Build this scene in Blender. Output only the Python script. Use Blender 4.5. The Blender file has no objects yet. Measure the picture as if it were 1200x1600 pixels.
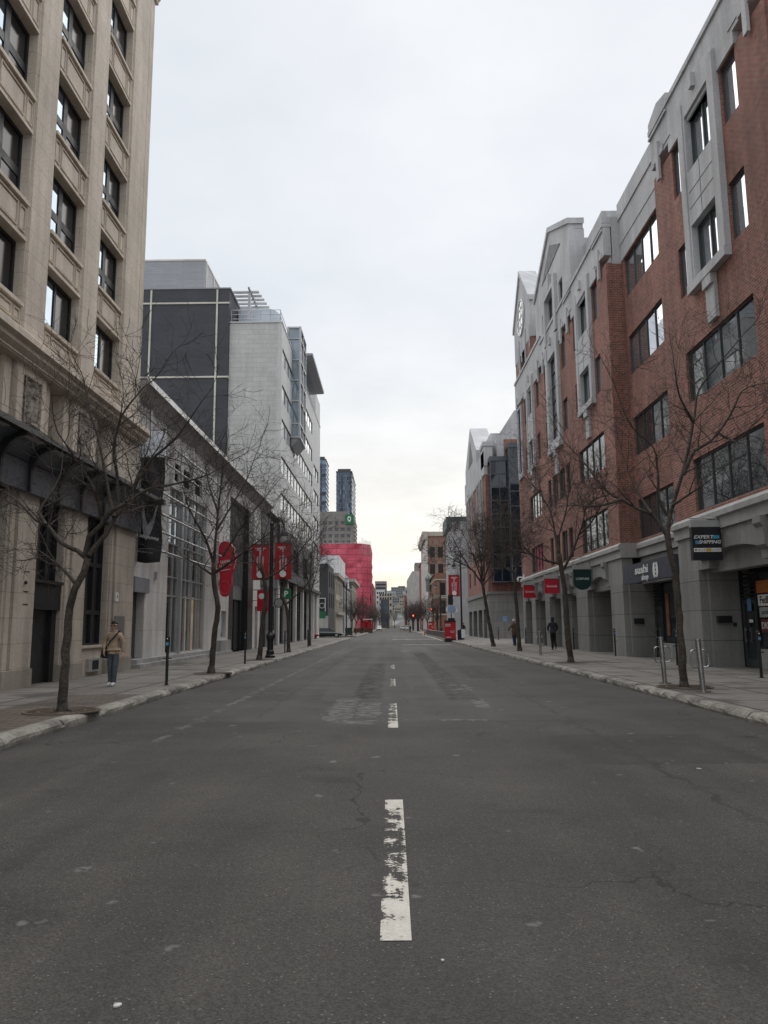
import bpy, bmesh, math, random
from mathutils import Vector, Matrix
R = random.Random(7)
SC = bpy.context.scene
COL = SC.collection
PI = math.pi
EYE = 1.6                                    # eye height of the photographer above the road

# ------------------------------------------------------------------ mesh collector
class MB:
    def __init__(s): s.v = []; s.f = []; s.mi = []; s.m = 0
    def face(s, idx): s.f.append(tuple(idx)); s.mi.append(s.m)
    def quad(s, a, b, c, d):
        n = len(s.v); s.v += [tuple(a), tuple(b), tuple(c), tuple(d)]; s.face((n, n+1, n+2, n+3))
    def box(s, x0, x1, y0, y1, z0, z1):
        if x0 > x1: x0, x1 = x1, x0
        if y0 > y1: y0, y1 = y1, y0
        n = len(s.v)
        s.v += [(x0,y0,z0),(x1,y0,z0),(x1,y1,z0),(x0,y1,z0),(x0,y0,z1),(x1,y0,z1),(x1,y1,z1),(x0,y1,z1)]
        for q in ((3,2,1,0),(4,5,6,7),(0,1,5,4),(1,2,6,5),(2,3,7,6),(3,0,4,7)): s.face([n+i for i in q])
    def prism(s, poly, axis, a0, a1):
        n = len(s.v); k = len(poly)
        def P(p, a):
            return (a, p[0], p[1]) if axis == 'x' else (p[0], a, p[1]) if axis == 'y' else (p[0], p[1], a)
        s.v += [P(p, a0) for p in poly] + [P(p, a1) for p in poly]
        s.face(range(n, n+k)); s.face(range(n+2*k-1, n+k-1, -1))
        for i in range(k):
            j = (i+1) % k; s.face((n+i, n+k+i, n+k+j, n+j))
    def tube(s, pts, rads, n=8, cap=True):
        pts = [Vector(p) for p in pts]
        if not isinstance(rads, (list, tuple)): rads = [rads]*len(pts)
        base = len(s.v); ref = None
        for i, p in enumerate(pts):
            d = (pts[min(i+1, len(pts)-1)] - pts[max(i-1, 0)])
            d = d.normalized() if d.length > 1e-9 else Vector((0,0,1))
            if ref is None:
                ref = d.orthogonal().normalized()
            else:
                ref = ref - d*ref.dot(d)
                ref = ref.normalized() if ref.length > 1e-6 else d.orthogonal().normalized()
            b = d.cross(ref)
            for k in range(n):
                a = 2*PI*k/n
                q = p + (ref*math.cos(a) + b*math.sin(a))*rads[i]
                s.v.append((q.x, q.y, q.z))
        for i in range(len(pts)-1):
            for k in range(n):
                k2 = (k+1) % n
                s.face((base+i*n+k, base+i*n+k2, base+(i+1)*n+k2, base+(i+1)*n+k))
        if cap:
            s.face(range(base+n-1, base-1, -1)); e = base+(len(pts)-1)*n; s.face(range(e, e+n))
    def bar(s, a, b, r, n=6): s.tube([a, b], [r, r], n)
    def lathe(s, prof, c, n=14, axis='z'):
        base = len(s.v)
        for (r, h) in prof:
            for k in range(n):
                a = 2*PI*k/n; u, w = r*math.cos(a), r*math.sin(a)
                s.v.append((c[0]+u, c[1]+w, c[2]+h) if axis == 'z' else (c[0]+h, c[1]+u, c[2]+w) if axis == 'x' else (c[0]+u, c[1]+h, c[2]+w))
        for i in range(len(prof)-1):
            for k in range(n):
                k2 = (k+1) % n
                s.face((base+i*n+k, base+i*n+k2, base+(i+1)*n+k2, base+(i+1)*n+k))
        s.face(range(base+n-1, base-1, -1)); e = base+(len(prof)-1)*n; s.face(range(e, e+n))
    def ball(s, c, r, n=10, sc=(1,1,1)):
        pr = []
        base = len(s.v); m = max(4, n//2)
        for i in range(m+1):
            t = PI*i/m
            for k in range(n):
                a = 2*PI*k/n
                s.v.append((c[0]+r*sc[0]*math.sin(t)*math.cos(a), c[1]+r*sc[1]*math.sin(t)*math.sin(a), c[2]+r*sc[2]*math.cos(t)))
        for i in range(m):
            for k in range(n):
                k2 = (k+1) % n
                s.face((base+i*n+k, base+(i+1)*n+k, base+(i+1)*n+k2, base+i*n+k2))
    def wall(s, axis, p, t, u0, u1, z0, z1, holes=(), back=False):
        """wall on plane axis=p, thickness t behind it (signed), spanning u0..u1, z0..z1, with (ua,ub,za,zb) openings"""
        H = [(max(a,u0), min(b,u1), max(c,z0), min(d,z1)) for a,b,c,d in holes]
        H = [h for h in H if h[1] > h[0]+1e-4 and h[3] > h[2]+1e-4]
        us = sorted(set([u0,u1]+[h[0] for h in H]+[h[1] for h in H])); zs = sorted(set([z0,z1]+[h[2] for h in H]+[h[3] for h in H]))
        P = (lambda a,u,z: (a,u,z)) if axis == 'x' else (lambda a,u,z: (u,a,z))
        def inh(u, z): return any(h[0] < u < h[1] and h[2] < z < h[3] for h in H)
        for j in range(len(zs)-1):
            i = 0
            while i < len(us)-1:
                if inh((us[i]+us[i+1])/2, (zs[j]+zs[j+1])/2): i += 1; continue
                k = i
                while k+1 < len(us)-1 and not inh((us[k+1]+us[k+2])/2, (zs[j]+zs[j+1])/2): k += 1
                a, b = us[i], us[k+1]
                s.quad(P(p,a,zs[j]), P(p,b,zs[j]), P(p,b,zs[j+1]), P(p,a,zs[j+1]))
                if back: s.quad(P(p+t,a,zs[j]), P(p+t,b,zs[j]), P(p+t,b,zs[j+1]), P(p+t,a,zs[j+1]))
                i = k+1
        q = p+t
        for (a,b,c,d) in H + [(u0,u1,z0,z1)]:
            s.quad(P(p,a,c), P(q,a,c), P(q,a,d), P(p,a,d)); s.quad(P(p,b,c), P(q,b,c), P(q,b,d), P(p,b,d))
            s.quad(P(p,a,c), P(q,a,c), P(q,b,c), P(p,b,c)); s.quad(P(p,a,d), P(q,a,d), P(q,b,d), P(p,b,d))
    def text(s, txt, size, o, xd, ud, ext=.004, wide=1.0, align='CENTER', shear=0.0, bold=0.0):
        cu = bpy.data.curves.new('lettering', 'FONT'); cu.body = txt; cu.size = size
        cu.align_x = align; cu.align_y = 'CENTER'; cu.extrude = ext; cu.shear = shear; cu.offset = bold*size
        cu.resolution_u = 2
        ob = bpy.data.objects.new('lettering', cu); COL.objects.link(ob)
        dg = bpy.context.evaluated_depsgraph_get(); dg.update()
        me = bpy.data.meshes.new_from_object(ob.evaluated_get(dg))
        o, xd, ud = Vector(o), Vector(xd).normalized(), Vector(ud).normalized(); nd = xd.cross(ud)
        n = len(s.v)
        for w in me.vertices:
            q = o + xd*w.co.x*wide + ud*w.co.y + nd*w.co.z; s.v.append((q.x,q.y,q.z))
        for p in me.polygons: s.face([n+i for i in p.vertices])
        bpy.data.objects.remove(ob); bpy.data.meshes.remove(me); bpy.data.curves.remove(cu)
    def build(s, name, mat, parent=None, loc=None, smooth=False, bevel=0, local=False):
        me = bpy.data.meshes.new(name)
        top = parent
        while top is not None and top.parent is not None: top = top.parent
        o = Vector(loc) if loc is not None else (Vector(top.location) if top is not None else Vector((0,0,0)))
        if local: o = Vector((0,0,0))
        me.from_pydata([(v[0]-o.x, v[1]-o.y, v[2]-o.z) for v in s.v], [], s.f)
        mats = mat if isinstance(mat, (list, tuple)) else [mat]
        for m in mats: me.materials.append(m)
        if len(mats) > 1: me.polygons.foreach_set('material_index', s.mi)
        if bevel:
            bm = bmesh.new(); bm.from_mesh(me)
            bmesh.ops.remove_doubles(bm, verts=bm.verts, dist=1e-5)
            bmesh.ops.recalc_face_normals(bm, faces=bm.faces)
            es = [e for e in bm.edges if len(e.link_faces) == 2 and e.calc_face_angle(0) > .5]
            bmesh.ops.bevel(bm, geom=es, offset=bevel, segments=2, affect='EDGES', clamp_overlap=True)
            bm.to_mesh(me); bm.free()
        if smooth: me.polygons.foreach_set('use_smooth', [True]*len(me.polygons))
        me.update()
        ob = bpy.data.objects.new(name, me); COL.objects.link(ob)
        if loc is not None and not local: ob.location = o
        if parent is not None: ob.parent = parent
        return ob

def B(*a):
    m = MB(); m.box(*a); return m
def tag(o, label=None, cat=None, group=None, kind=None):
    if label: o['label'] = label
    if cat: o['category'] = cat
    if group: o['group'] = group
    if kind: o['kind'] = kind
    return o
def thing(name, label, cat, loc=(0,0,0), group=None, rz=0):
    o = bpy.data.objects.new(name, None); COL.objects.link(o)
    o.location = loc; o.rotation_euler = (0,0,rz); o.empty_display_size = .3
    return tag(o, label, cat, group)
def copy_tree(o, parent=None):
    c = o.copy(); COL.objects.link(c); c.parent = parent
    for ch in [x for x in SC.objects if x.parent is o]: copy_tree(ch, c)
    return c
def dup(o, loc, rz=0, sc=1, label=None, group=None):
    c = copy_tree(o); c.location = loc; c.rotation_euler = (0,0,rz); c.scale = (sc,)*3 if not isinstance(sc, tuple) else sc
    if label: c['label'] = label
    if group: c['group'] = group
    return c

# ------------------------------------------------------------------ materials
class NT:
    def __init__(s, tree): s.t = tree; s.n = tree.nodes; s.l = tree.links
    def add(s, ty, **kw):
        nd = s.n.new(ty)
        for k, v in kw.items():
            if k == 'ins':
                for a, b in v.items():
                    if hasattr(b, 'is_linked') or isinstance(b, bpy.types.NodeSocket): s.l.new(b, nd.inputs[a])
                    else: nd.inputs[a].default_value = b
            else: setattr(nd, k, v)
        return nd
    def math(s, op, a, b=0.0, clamp=False):
        nd = s.add('ShaderNodeMath', operation=op, use_clamp=clamp, ins={0: a, 1: b}); return nd.outputs[0]
    def rng(s, v, a, b, c, d):
        return s.add('ShaderNodeMapRange', ins={0: v, 1: a, 2: b, 3: c, 4: d}).outputs[0]
    def noise(s, vec, scale, detail=3, rough=.55, dim='3D'):
        return s.add('ShaderNodeTexNoise', ins={'Vector': vec, 'Scale': scale, 'Detail': detail, 'Roughness': rough}).outputs[0]
    def mix(s, f, a, b, mode='MIX'):
        nd = s.add('ShaderNodeMix', data_type='RGBA', blend_type=mode)
        for i, v in ((0, f), (6, a), (7, b)):
            if isinstance(v, bpy.types.NodeSocket): s.l.new(v, nd.inputs[i])
            else: nd.inputs[i].default_value = v if not isinstance(v, tuple) or len(v) == 4 else (*v, 1)
        return nd.outputs[2]
    def scale(s, c, f):
        nd = s.add('ShaderNodeVectorMath', operation='SCALE'); s.l.new(c, nd.inputs[0]); s.l.new(f, nd.inputs[3]); return nd.outputs[0]

def newmat(name):
    m = bpy.data.materials.new(name); m.use_nodes = True
    t = NT(m.node_tree); b = t.n['Principled BSDF']; return m, t, b

def M(name, col, rough=.8, metal=0, var=.18, vs=.5, fine=.1, fs=14, bump=.12, streak=0, joint=None, jdark=.6, brick=None, ior=1.45, offs=.5, obj=False):
    """procedural surface: broad tone drift, fine grain, rain streaks, joints or bricks, bump"""
    m, t, b = newmat(name)
    if obj: pos = t.add('ShaderNodeTexCoord').outputs['Object']
    else: pos = t.add('ShaderNodeNewGeometry').outputs['Position']
    sep = t.add('ShaderNodeSeparateXYZ', ins={0: pos})
    u = t.math('ADD', sep.outputs[0], sep.outputs[1])
    uz = t.add('ShaderNodeCombineXYZ', ins={0: u, 1: sep.outputs[2], 2: 0.0}).outputs[0]
    h = None
    if brick:
        c1, c2, mo, bw, bh, ms = brick
        bt = t.add('ShaderNodeTexBrick', offset=offs, ins={'Vector': uz, 'Color1': (*c1,1), 'Color2': (*c2,1), 'Mortar': (*mo,1), 'Scale': 1.0, 'Mortar Size': ms, 'Mortar Smooth': .3, 'Bias': 0.0, 'Brick Width': bw, 'Row Height': bh})
        c = bt.outputs[0]; h = t.math('MULTIPLY', bt.outputs[1], -.6)
    else:
        rgb = t.add('ShaderNodeRGB'); rgb.outputs[0].default_value = (*col, 1); c = rgb.outputs[0]
    f = t.rng(t.noise(pos, vs, 4), .3, .7, 1-var, 1+var)
    f = t.math('MULTIPLY', f, t.rng(t.noise(pos, fs, 3), .3, .7, 1-fine, 1+fine))
    if streak:
        sv = t.add('ShaderNodeCombineXYZ', ins={0: t.math('MULTIPLY', u, 2.2), 1: t.math('MULTIPLY', sep.outputs[2], .22), 2: 0.0}).outputs[0]
        f = t.math('MULTIPLY', f, t.rng(t.noise(sv, 1.0, 4, .6), .35, .75, 1+streak*.4, 1-streak))
    if joint:
        jw, jh, ms = joint
        jt = t.add('ShaderNodeTexBrick', offset=offs, ins={'Vector': uz, 'Color1': (1,1,1,1), 'Color2': (.9,.9,.9,1), 'Mortar': (jdark,jdark,jdark,1), 'Scale': 1.0, 'Mortar Size': ms, 'Mortar Smooth': .2, 'Bias': 0.0, 'Brick Width': jw, 'Row Height': jh})
        c = t.mix(1.0, c, jt.outputs[0], 'MULTIPLY'); h = t.math('MULTIPLY', jt.outputs[1], -.8)
    c = t.scale(c, f); t.l.new(c, b.inputs['Base Color'])
    b.inputs['Metallic'].default_value = metal; b.inputs['IOR'].default_value = ior
    t.l.new(t.rng(t.noise(pos, 3.1, 2), .3, .7, max(.02, rough-.08), min(1, rough+.08)), b.inputs['Roughness'])
    if bump:
        hn = t.math('MULTIPLY', t.noise(pos, fs*2, 3), .5)
        if h is not None: hn = t.math('ADD', hn, h)
        bp = t.add('ShaderNodeBump', ins={'Strength': bump*3, 'Distance': .01, 'Height': hn}); t.l.new(bp.outputs[0], b.inputs['Normal'])
    return m
def G(name, col, rough=.03, ior=1.9, metal=0.0, wob=.02, var=.3):
    """window glass seen from outside: dark, sky-reflecting, very slightly wavy"""
    m, t, b = newmat(name)
    pos = t.add('ShaderNodeNewGeometry').outputs['Position']
    rgb = t.add('ShaderNodeRGB'); rgb.outputs[0].default_value = (*col, 1)
    c = t.scale(rgb.outputs[0], t.rng(t.noise(pos, .8, 2), .3, .7, 1-var, 1+var)); t.l.new(c, b.inputs['Base Color'])
    b.inputs['Roughness'].default_value = rough; b.inputs['IOR'].default_value = ior; b.inputs['Metallic'].default_value = metal
    bp = t.add('ShaderNodeBump', ins={'Strength': wob, 'Distance': .05, 'Height': t.noise(pos, .7, 1)}); t.l.new(bp.outputs[0], b.inputs['Normal'])
    return m
def clearglass(name, tint=(.8,.85,.85)):
    m, t, b = newmat(name); t.n.remove(b); out = t.n['Material Output']
    fr = t.add('ShaderNodeFresnel', ins={'IOR': 1.7})
    tr = t.add('ShaderNodeBsdfTransparent', ins={'Color': (*tint,1)}); gl = t.add('ShaderNodeBsdfGlossy', ins={'Roughness': .02, 'Color': (.9,.9,.9,1)})
    mx = t.add('ShaderNodeMixShader', ins={0: fr.outputs[0], 1: tr.outputs[0], 2: gl.outputs[0]}); t.l.new(mx.outputs[0], out.inputs[0]); return m
def glow(name, col, st):
    m, t, b = newmat(name); b.inputs['Base Color'].default_value = (*col,1)
    b.inputs['Emission Color'].default_value = (*col,1); b.inputs['Emission Strength'].default_value = st
    pos = t.add('ShaderNodeNewGeometry').outputs['Position']
    t.l.new(t.math('MULTIPLY', t.rng(t.noise(pos, 2.0, 2), .3, .7, .7, 1.2), st), b.inputs['Emission Strength']); return m

LIME = M('limestone', (.59,.515,.43), .85, var=.10, streak=.2, joint=(.95,.62,.012), jdark=.72, bump=.12, vs=.35)
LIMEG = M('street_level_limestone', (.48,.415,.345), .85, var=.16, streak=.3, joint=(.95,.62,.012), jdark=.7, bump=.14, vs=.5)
LIME2 = M('limestone_dressed', (.575,.50,.415), .85, var=.12, streak=.2, bump=.12, vs=.6)
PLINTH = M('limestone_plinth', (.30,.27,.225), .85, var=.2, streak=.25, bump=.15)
BRICK = M('red_brick', None, .88, var=.2, vs=.25, fine=.22, fs=9, bump=.2, streak=.3, brick=((.30,.103,.074),(.185,.066,.05),(.28,.20,.165),.24,.09,.016))
BRICKB = M('brown_brick', None, .88, var=.15, fine=.15, bump=.18, brick=((.22,.10,.06),(.17,.075,.045),(.2,.15,.12),.25,.085,.011))
BRICKR = M('dark_red_brick', (.2,.06,.05), .85, var=.15)
CONCB = M('precast_concrete_base', (.25,.245,.235), .85, var=.15, streak=.25, vs=.5)
CONC = M('precast_concrete', (.46,.46,.465), .85, var=.12, streak=.22, bump=.1, vs=.45)
CONCJ = M('precast_concrete_coursed', (.235,.23,.22), .85, var=.15, streak=.22, bump=.1, vs=.5, joint=(40,1.02,.014), jdark=.4)
CONCD = M('weathered_concrete', (.32,.315,.305), .88, var=.2, streak=.3, vs=.6)
SHOPC = M('shop_concrete_panels', (.56,.54,.515), .85, var=.12, streak=.25, joint=(2.2,1.5,.01), jdark=.7)
WHITEB = M('white_glazed_block', (.52,.52,.50), .7, var=.08, streak=.12, joint=(1.25,.42,.018), jdark=.72)
WHITEP = M('white_panel', (.55,.55,.54), .7, var=.06, streak=.15)
DARKC = M('charcoal_cladding', (.055,.058,.068), .65, var=.12, joint=(1.6,.3,.012), jdark=.75)
GREYC = M('grey_ribbed_cladding', (.33,.335,.36), .6, var=.06, joint=(1.2,.22,.02), jdark=.75)
BLACKM = M('black_painted_metal', (.014,.015,.017), .42, var=.3, fine=.2, bump=.04)
BLACKS = M('black_stone_cladding', (.018,.018,.019), .35, var=.3, bump=.03)
DARKP = M('dark_grey_panel', (.075,.075,.078), .6, var=.2, streak=.2, joint=(1.4,.9,.01), jdark=.7)
FASC = M('blue_grey_canopy_panel', (.085,.097,.11), .3, var=.15, bump=.02)
FRAME = M('dark_window_frame', (.016,.018,.021), .5, var=.2, bump=.02)
FRAMEG = M('green_grey_window_frame', (.05,.06,.062), .45, var=.2, bump=.02)
STEEL = M('brushed_steel', (.42,.42,.41), .28, metal=1, var=.12, fine=.15, fs=60, bump=.03)
GALV = M('galvanised_metal', (.42,.42,.42), .5, metal=.6, var=.15, bump=.05)
WHITEM = M('white_metal', (.7,.7,.7), .5, var=.08, bump=.03)
ROOFM = M('roof_edge_metal', (.5,.5,.49), .45, metal=.4, var=.12)
GLASS = G('window_glass', (.50,.53,.56), .015, 1.6, metal=.85, wob=.01, var=.08)
GLASSD = G('dark_pane_glass', (.016,.016,.017), .12, 1.35)  # near-black, weakly reflective pane glass
GLASSB = G('blue_tower_glass', (.035,.085,.16), .08, 1.7)
GLASSL = G('blue_sky_glass', (.30,.37,.44), .015, 1.6, metal=.85, wob=.01, var=.15)
GLASSM = G('dark_reflection_glass', (.17,.18,.185), .02, 1.5, metal=.8, wob=.012, var=.25)  # lower-floor copy of the window glass, darkened to paint in dim reflections
GLASSW = G('pale_window_glass', (.62,.63,.62), .15, 2.4)  # pale base colour for the ribbon window panes
GLASSK = G('black_bay_glass', (.012,.018,.028), .05, 1.7)
CLEAR = clearglass('shop_front_glass')
DARK = M('dark_interior', (.02,.02,.02), .9, var=.3)
BARK = M('bark', (.062,.051,.041), .92, var=.4, vs=3.5, fine=.5, fs=22, bump=1.2, obj=True)
TWIG = M('twig_bark', (.06,.047,.041), .92, var=.25, vs=3, fine=.2, bump=.1, obj=True)
RED = M('red_sign_enamel', (.48,.012,.03), .4, var=.08, bump=.01)
REDB = M('red_banner_cloth', (.40,.022,.03), .8, var=.12, vs=1.2, bump=.05)
WHITE = M('white_lettering', (.75,.75,.73), .6, var=.05, bump=0)
BLACKC = M('black_cloth', (.014,.014,.016), .75, var=.3, vs=2, bump=.1)
RUBBER = M('tyre_rubber', (.018,.018,.018), .8, var=.2)
SKIN = M('skin', (.42,.24,.17), .6, var=.06, fine=.05, bump=.02)
YELLOW = M('yellow_enamel', (.55,.38,.03), .5, var=.08, bump=.01)
GREEN = M('green_enamel', (.01,.14,.055), .5, var=.1, bump=.01)

def scrawl(m, o, xd, ud, n, size, seed=1, th=.18):
    """a row of n small letter-like marks, too small to read, as in the photograph"""
    q = random.Random(seed); o, xd, ud = Vector(o), Vector(xd).normalized(), Vector(ud).normalized(); x = -n*size*.42
    for k in range(n):
        w_ = size*q.uniform(.45,.7); t_ = size*th
        def bar(x0, z0, x1, z1): m.quad(*[tuple(o+xd*(x+a)+ud*b) for a, b in ((x0,z0),(x1,z0),(x1,z1),(x0,z1))])
        bar(0, -size/2, t_, size/2)
        if q.random() < .7: bar(w_-t_, -size/2, w_, size*q.choice((.5,.1)))
        for z in (-.5, 0, .5-th):
            if q.random() < .55: bar(t_, z*size, w_-t_*.5, z*size+t_)
        x += w_ + size*.24
# ------------------------------------------------------------------ camera
cam = bpy.data.objects.new('camera', bpy.data.cameras.new('camera')); COL.objects.link(cam)
cam.data.sensor_fit = 'VERTICAL'; cam.data.sensor_height = 36; cam.data.sensor_width = 27; cam.data.lens = 27.0
cam.data.clip_start = .05; cam.data.clip_end = 9000
PITCH, YAW, ROLL = math.radians(8.4415), math.radians(.5007), math.radians(.45)
_q = Matrix.Rotation(YAW, 4, 'Z') @ Matrix.Rotation(PI/2 + PITCH, 4, 'X') @ Matrix.Rotation(-ROLL, 4, 'Z')
cam.matrix_world = Matrix.Translation((0, 0, EYE)) @ _q
SC.camera = cam
CAMM = _q.to_3x3()
def at(px, py, Y):
    """point of the photograph measured at distance Y along the street"""
    d = CAMM @ Vector(((px-600)/1200, -(py-800)/1200, -1)); k = Y/d.y
    return Vector((d.x*k, Y, EYE + d.z*k))

# ------------------------------------------------------------------ sky and daylight
w = bpy.data.worlds.new('World'); SC.world = w; w.use_nodes = True
t = NT(w.node_tree); bg = t.n['Background']
SUN_EL, SUN_AZ = math.radians(48), math.radians(8)
sky = t.add('ShaderNodeTexSky', sky_type='NISHITA'); sky.sun_disc = False
sky.sun_elevation = SUN_EL; sky.sun_rotation = SUN_AZ
dirn = t.add('ShaderNodeTexCoord').outputs['Generated']
sp = t.add('ShaderNodeSeparateXYZ', ins={0: dirn})
zc = t.math('MAXIMUM', sp.outputs[2], 0.0)
den = t.math('ADD', zc, .22)
pl = t.add('ShaderNodeCombineXYZ', ins={0: t.math('DIVIDE', sp.outputs[0], den), 1: t.math('DIVIDE', sp.outputs[1], den), 2: 0.0}).outputs[0]
n1 = t.noise(pl, .75, 5, .5); n2 = t.noise(pl, 2.3, 6, .58)
cl = t.math('ADD', t.math('MULTIPLY', n1, .7), t.math('MULTIPLY', n2, .3))
cf = t.rng(cl, .41, .59, 0, 1)
cloud = t.mix(cf, (.575, .605, .645), (.69, .71, .735))
hz = t.rng(sp.outputs[2], .02, .42, 1, 0); hz = t.math('POWER', hz, 1.6)
fw = t.rng(sp.outputs[1], .2, 1.0, 0, 1)
warm = t.mix(t.rng(n2, .35, .65, 0, 1), (.77, .705, .575), (.93, .88, .77))
cloud = t.mix(t.math('MULTIPLY', hz, fw), cloud, warm)
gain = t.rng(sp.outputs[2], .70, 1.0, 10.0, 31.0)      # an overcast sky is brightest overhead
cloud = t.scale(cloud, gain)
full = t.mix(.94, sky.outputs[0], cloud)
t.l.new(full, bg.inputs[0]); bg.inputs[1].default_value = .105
sun = bpy.data.objects.new('sun', bpy.data.lights.new('sun', 'SUN')); COL.objects.link(sun)
sun.data.energy = 1.3; sun.data.angle = math.radians(70); sun.data.color = (1, .95, .88)
sd = Vector((math.sin(SUN_AZ)*math.cos(SUN_EL), math.cos(SUN_AZ)*math.cos(SUN_EL), math.sin(SUN_EL)))
sun.rotation_euler = sd.to_track_quat('Z', 'Y').to_euler()
SC.view_settings.view_transform = 'Standard'; SC.view_settings.look = 'None'; SC.view_settings.gamma = 1
SC.view_settings.exposure = .36
SC.cycles.max_bounces = 8; SC.cycles.diffuse_bounces = 4; SC.cycles.transparent_max_bounces = 16

# ------------------------------------------------------------------ ground, road, kerbs, pavements
KL, KR, FL, FR = -5.25, 5.85, -9.2, 10.6       # kerb lines and facade lines of the street
def gz(y): return 0.0 if y < 330 else 7.5*((min(y, 1000)-330)/670)**1.4 + max(0, y-1000)*.02
def bend(y): return max(0, y-330)*.026            # the street bends right in the distance
def strip(name, x0, x1, ys, dz, mat, kind='structure'):
    m = MB()
    for a, b in zip(ys, ys[1:]): m.quad((x0+bend(a),a,gz(a)+dz), (x1+bend(a),a,gz(a)+dz), (x1+bend(b),b,gz(b)+dz), (x0+bend(b),b,gz(b)+dz))
    return tag(m.build(name, mat), kind=kind)
YS = [-40, 0, 60, 120, 200, 330, 380, 430, 480, 540, 600, 680, 760, 850, 940, 1000, 1300, 2000, 4000]
m, t, b = newmat('open_ground')
pos = t.add('ShaderNodeNewGeometry').outputs['Position']
t.l.new(t.mix(t.rng(t.noise(pos, .03, 4), .4, .6, 0, 1), (.09,.085,.08), (.15,.14,.125)), b.inputs['Base Color']); b.inputs['Roughness'].default_value = .95
strip('ground', -2500, 2500, YS, -.02, m)

m, t, b = newmat('worn_asphalt'); ASPH = m
pos = t.add('ShaderNodeNewGeometry').outputs['Position']; sep = t.add('ShaderNodeSeparateXYZ', ins={0: pos}); X, Y = sep.outputs[0], sep.outputs[1]
c = t.mix(t.rng(t.noise(pos, .35, 5, .6), .35, .65, 0, 1), (.038,.0345,.0315), (.058,.053,.0485))
lanev = t.add('ShaderNodeCombineXYZ', ins={0: t.math('MULTIPLY', X, 1.3), 1: t.math('MULTIPLY', Y, .035), 2: 0.0}).outputs[0]
lane = t.noise(lanev, 1.0, 4, .6)                                     # long tyre-polished streaks
c = t.scale(c, t.rng(lane, .32, .68, .74, 1.32))
vor = t.add('ShaderNodeTexVoronoi', feature='F1', ins={'Vector': pos, 'Scale': 105.0})
c = t.scale(c, t.rng(t.add('ShaderNodeSeparateColor', ins={0: vor.outputs['Color']}).outputs[0], 0, 1, .66, 1.34))  # stones in the mix
vor2 = t.add('ShaderNodeTexVoronoi', feature='F1', ins={'Vector': pos, 'Scale': 34.0})
spk = t.math('LESS_THAN', vor2.outputs['Distance'], .17)
spk = t.math('MULTIPLY', spk, t.math('GREATER_THAN', t.add('ShaderNodeSeparateColor', ins={0: vor2.outputs['Color']}).outputs[1], .70))
c = t.mix(t.math('MULTIPLY', spk, .55), c, (.22,.205,.175))
# older, paler surface with its ragged cross joint from about 13 m on
wy = t.math('ADD', Y, t.math('MULTIPLY', t.math('SUBTRACT', t.noise(pos, 1.2, 4), .5), .5))
old = t.rng(wy, 13.4, 13.55, 0, 1)
c = t.mix(t.math('MULTIPLY', old, t.rng(t.noise(pos, .6, 5, .65), .35, .65, .1, .6)), c, (.072,.069,.065))
# worn pale crossing-bar patches left of the centre line
wx = t.math('ADD', X, t.math('MULTIPLY', t.math('SUBTRACT', t.noise(pos, 3.5, 4), .5), .45))
def rect(x0, x1, y0, y1):
    a = t.math('MULTIPLY', t.math('GREATER_THAN', wx, x0), t.math('LESS_THAN', wx, x1))
    return t.math('MULTIPLY', a, t.math('MULTIPLY', t.math('GREATER_THAN', wy, y0), t.math('LESS_THAN', wy, y1)))
wear = t.rng(t.noise(pos, 5.0, 5, .7), .42, .58, 0, 1)
pm = rect(-1.2, -.72, 13.5, 17.6)
for r_ in ((-.66, -.25, 13.9, 16.6), (-1.0, -.3, 13.1, 13.55), (.85, 1.6, 13.4, 13.62), (1.7, 1.95, 15.5, 17.5), (1.5, 2.0, 19.5, 21.5), (-3.1, -2.2, 19.0, 19.3)): pm = t.math('MAXIMUM', pm, rect(*r_))
c = t.mix(t.math('MULTIPLY', pm, t.math('MULTIPLY', wear, .6)), c, (.17,.163,.152))
# faint line along the left parking lane
pk = t.math('MULTIPLY', rect(-3.44, -3.32, 11.0, 60), t.rng(t.noise(pos, 2.5, 4), .42, .6, 0, .5)); c = t.mix(pk, c, (.17,.165,.155))
# dark sealed ruts and potholes further on
rut = t.math('MULTIPLY', t.math('MAXIMUM', rect(-.9, -.25, 17.5, 34), rect(1.25, 1.9, 17, 46)), t.rng(t.noise(pos, 2.6, 4, .65),   .44, .54, 0, .9)); rut = t.math('MAXIMUM', rut, t.math('MULTIPLY', rect(-2.9, -2.3, 24, 40), t.rng(t.noise(pos, 3, 4), .52, .62, 0, .7)))
c = t.mix(rut, c, (.022,.0215,.021))
# squared repair patches, darker and paler, and a sealed seam along the lane
for (r4, tone, k) in (((2.2,4.4,9.2,11.6),(.026,.0255,.025),.55),((-3.2,-1.6,17.2,20.5),(.030,.029,.028),.6),((2.4,3.6,24,31),(.028,.027,.026),.65),((-1.6,1.2,36,41),(.034,.033,.032),.7),((.6,2.6,48,60),(.10,.097,.092),.5),((-4.4,-2.8,44,52),(.095,.092,.088),.5),((-4,4.5,70,74),(.030,.029,.028),.6),((2.95,3.02,5,60),(.02,.02,.02),.6),((-2.42,-2.36,14,70),(.022,.022,.021),.55)):
    c = t.mix(t.math('MULTIPLY', rect(*r4), t.rng(t.noise(pos, 1.7, 4), .35, .6, k*.4, k)), c, tone)
oil = t.rng(t.noise(pos, .8, 5, .6), .60, .70, 0, .45); c = t.mix(oil, c, (.020,.0195,.019))
# scattered pale scuffs
sc = t.math('MULTIPLY', t.rng(t.noise(pos, 3.2, 3, .5), .685, .73, 0, .5), 1.0); c = t.mix(sc, c, (.19,.185,.175))
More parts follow.
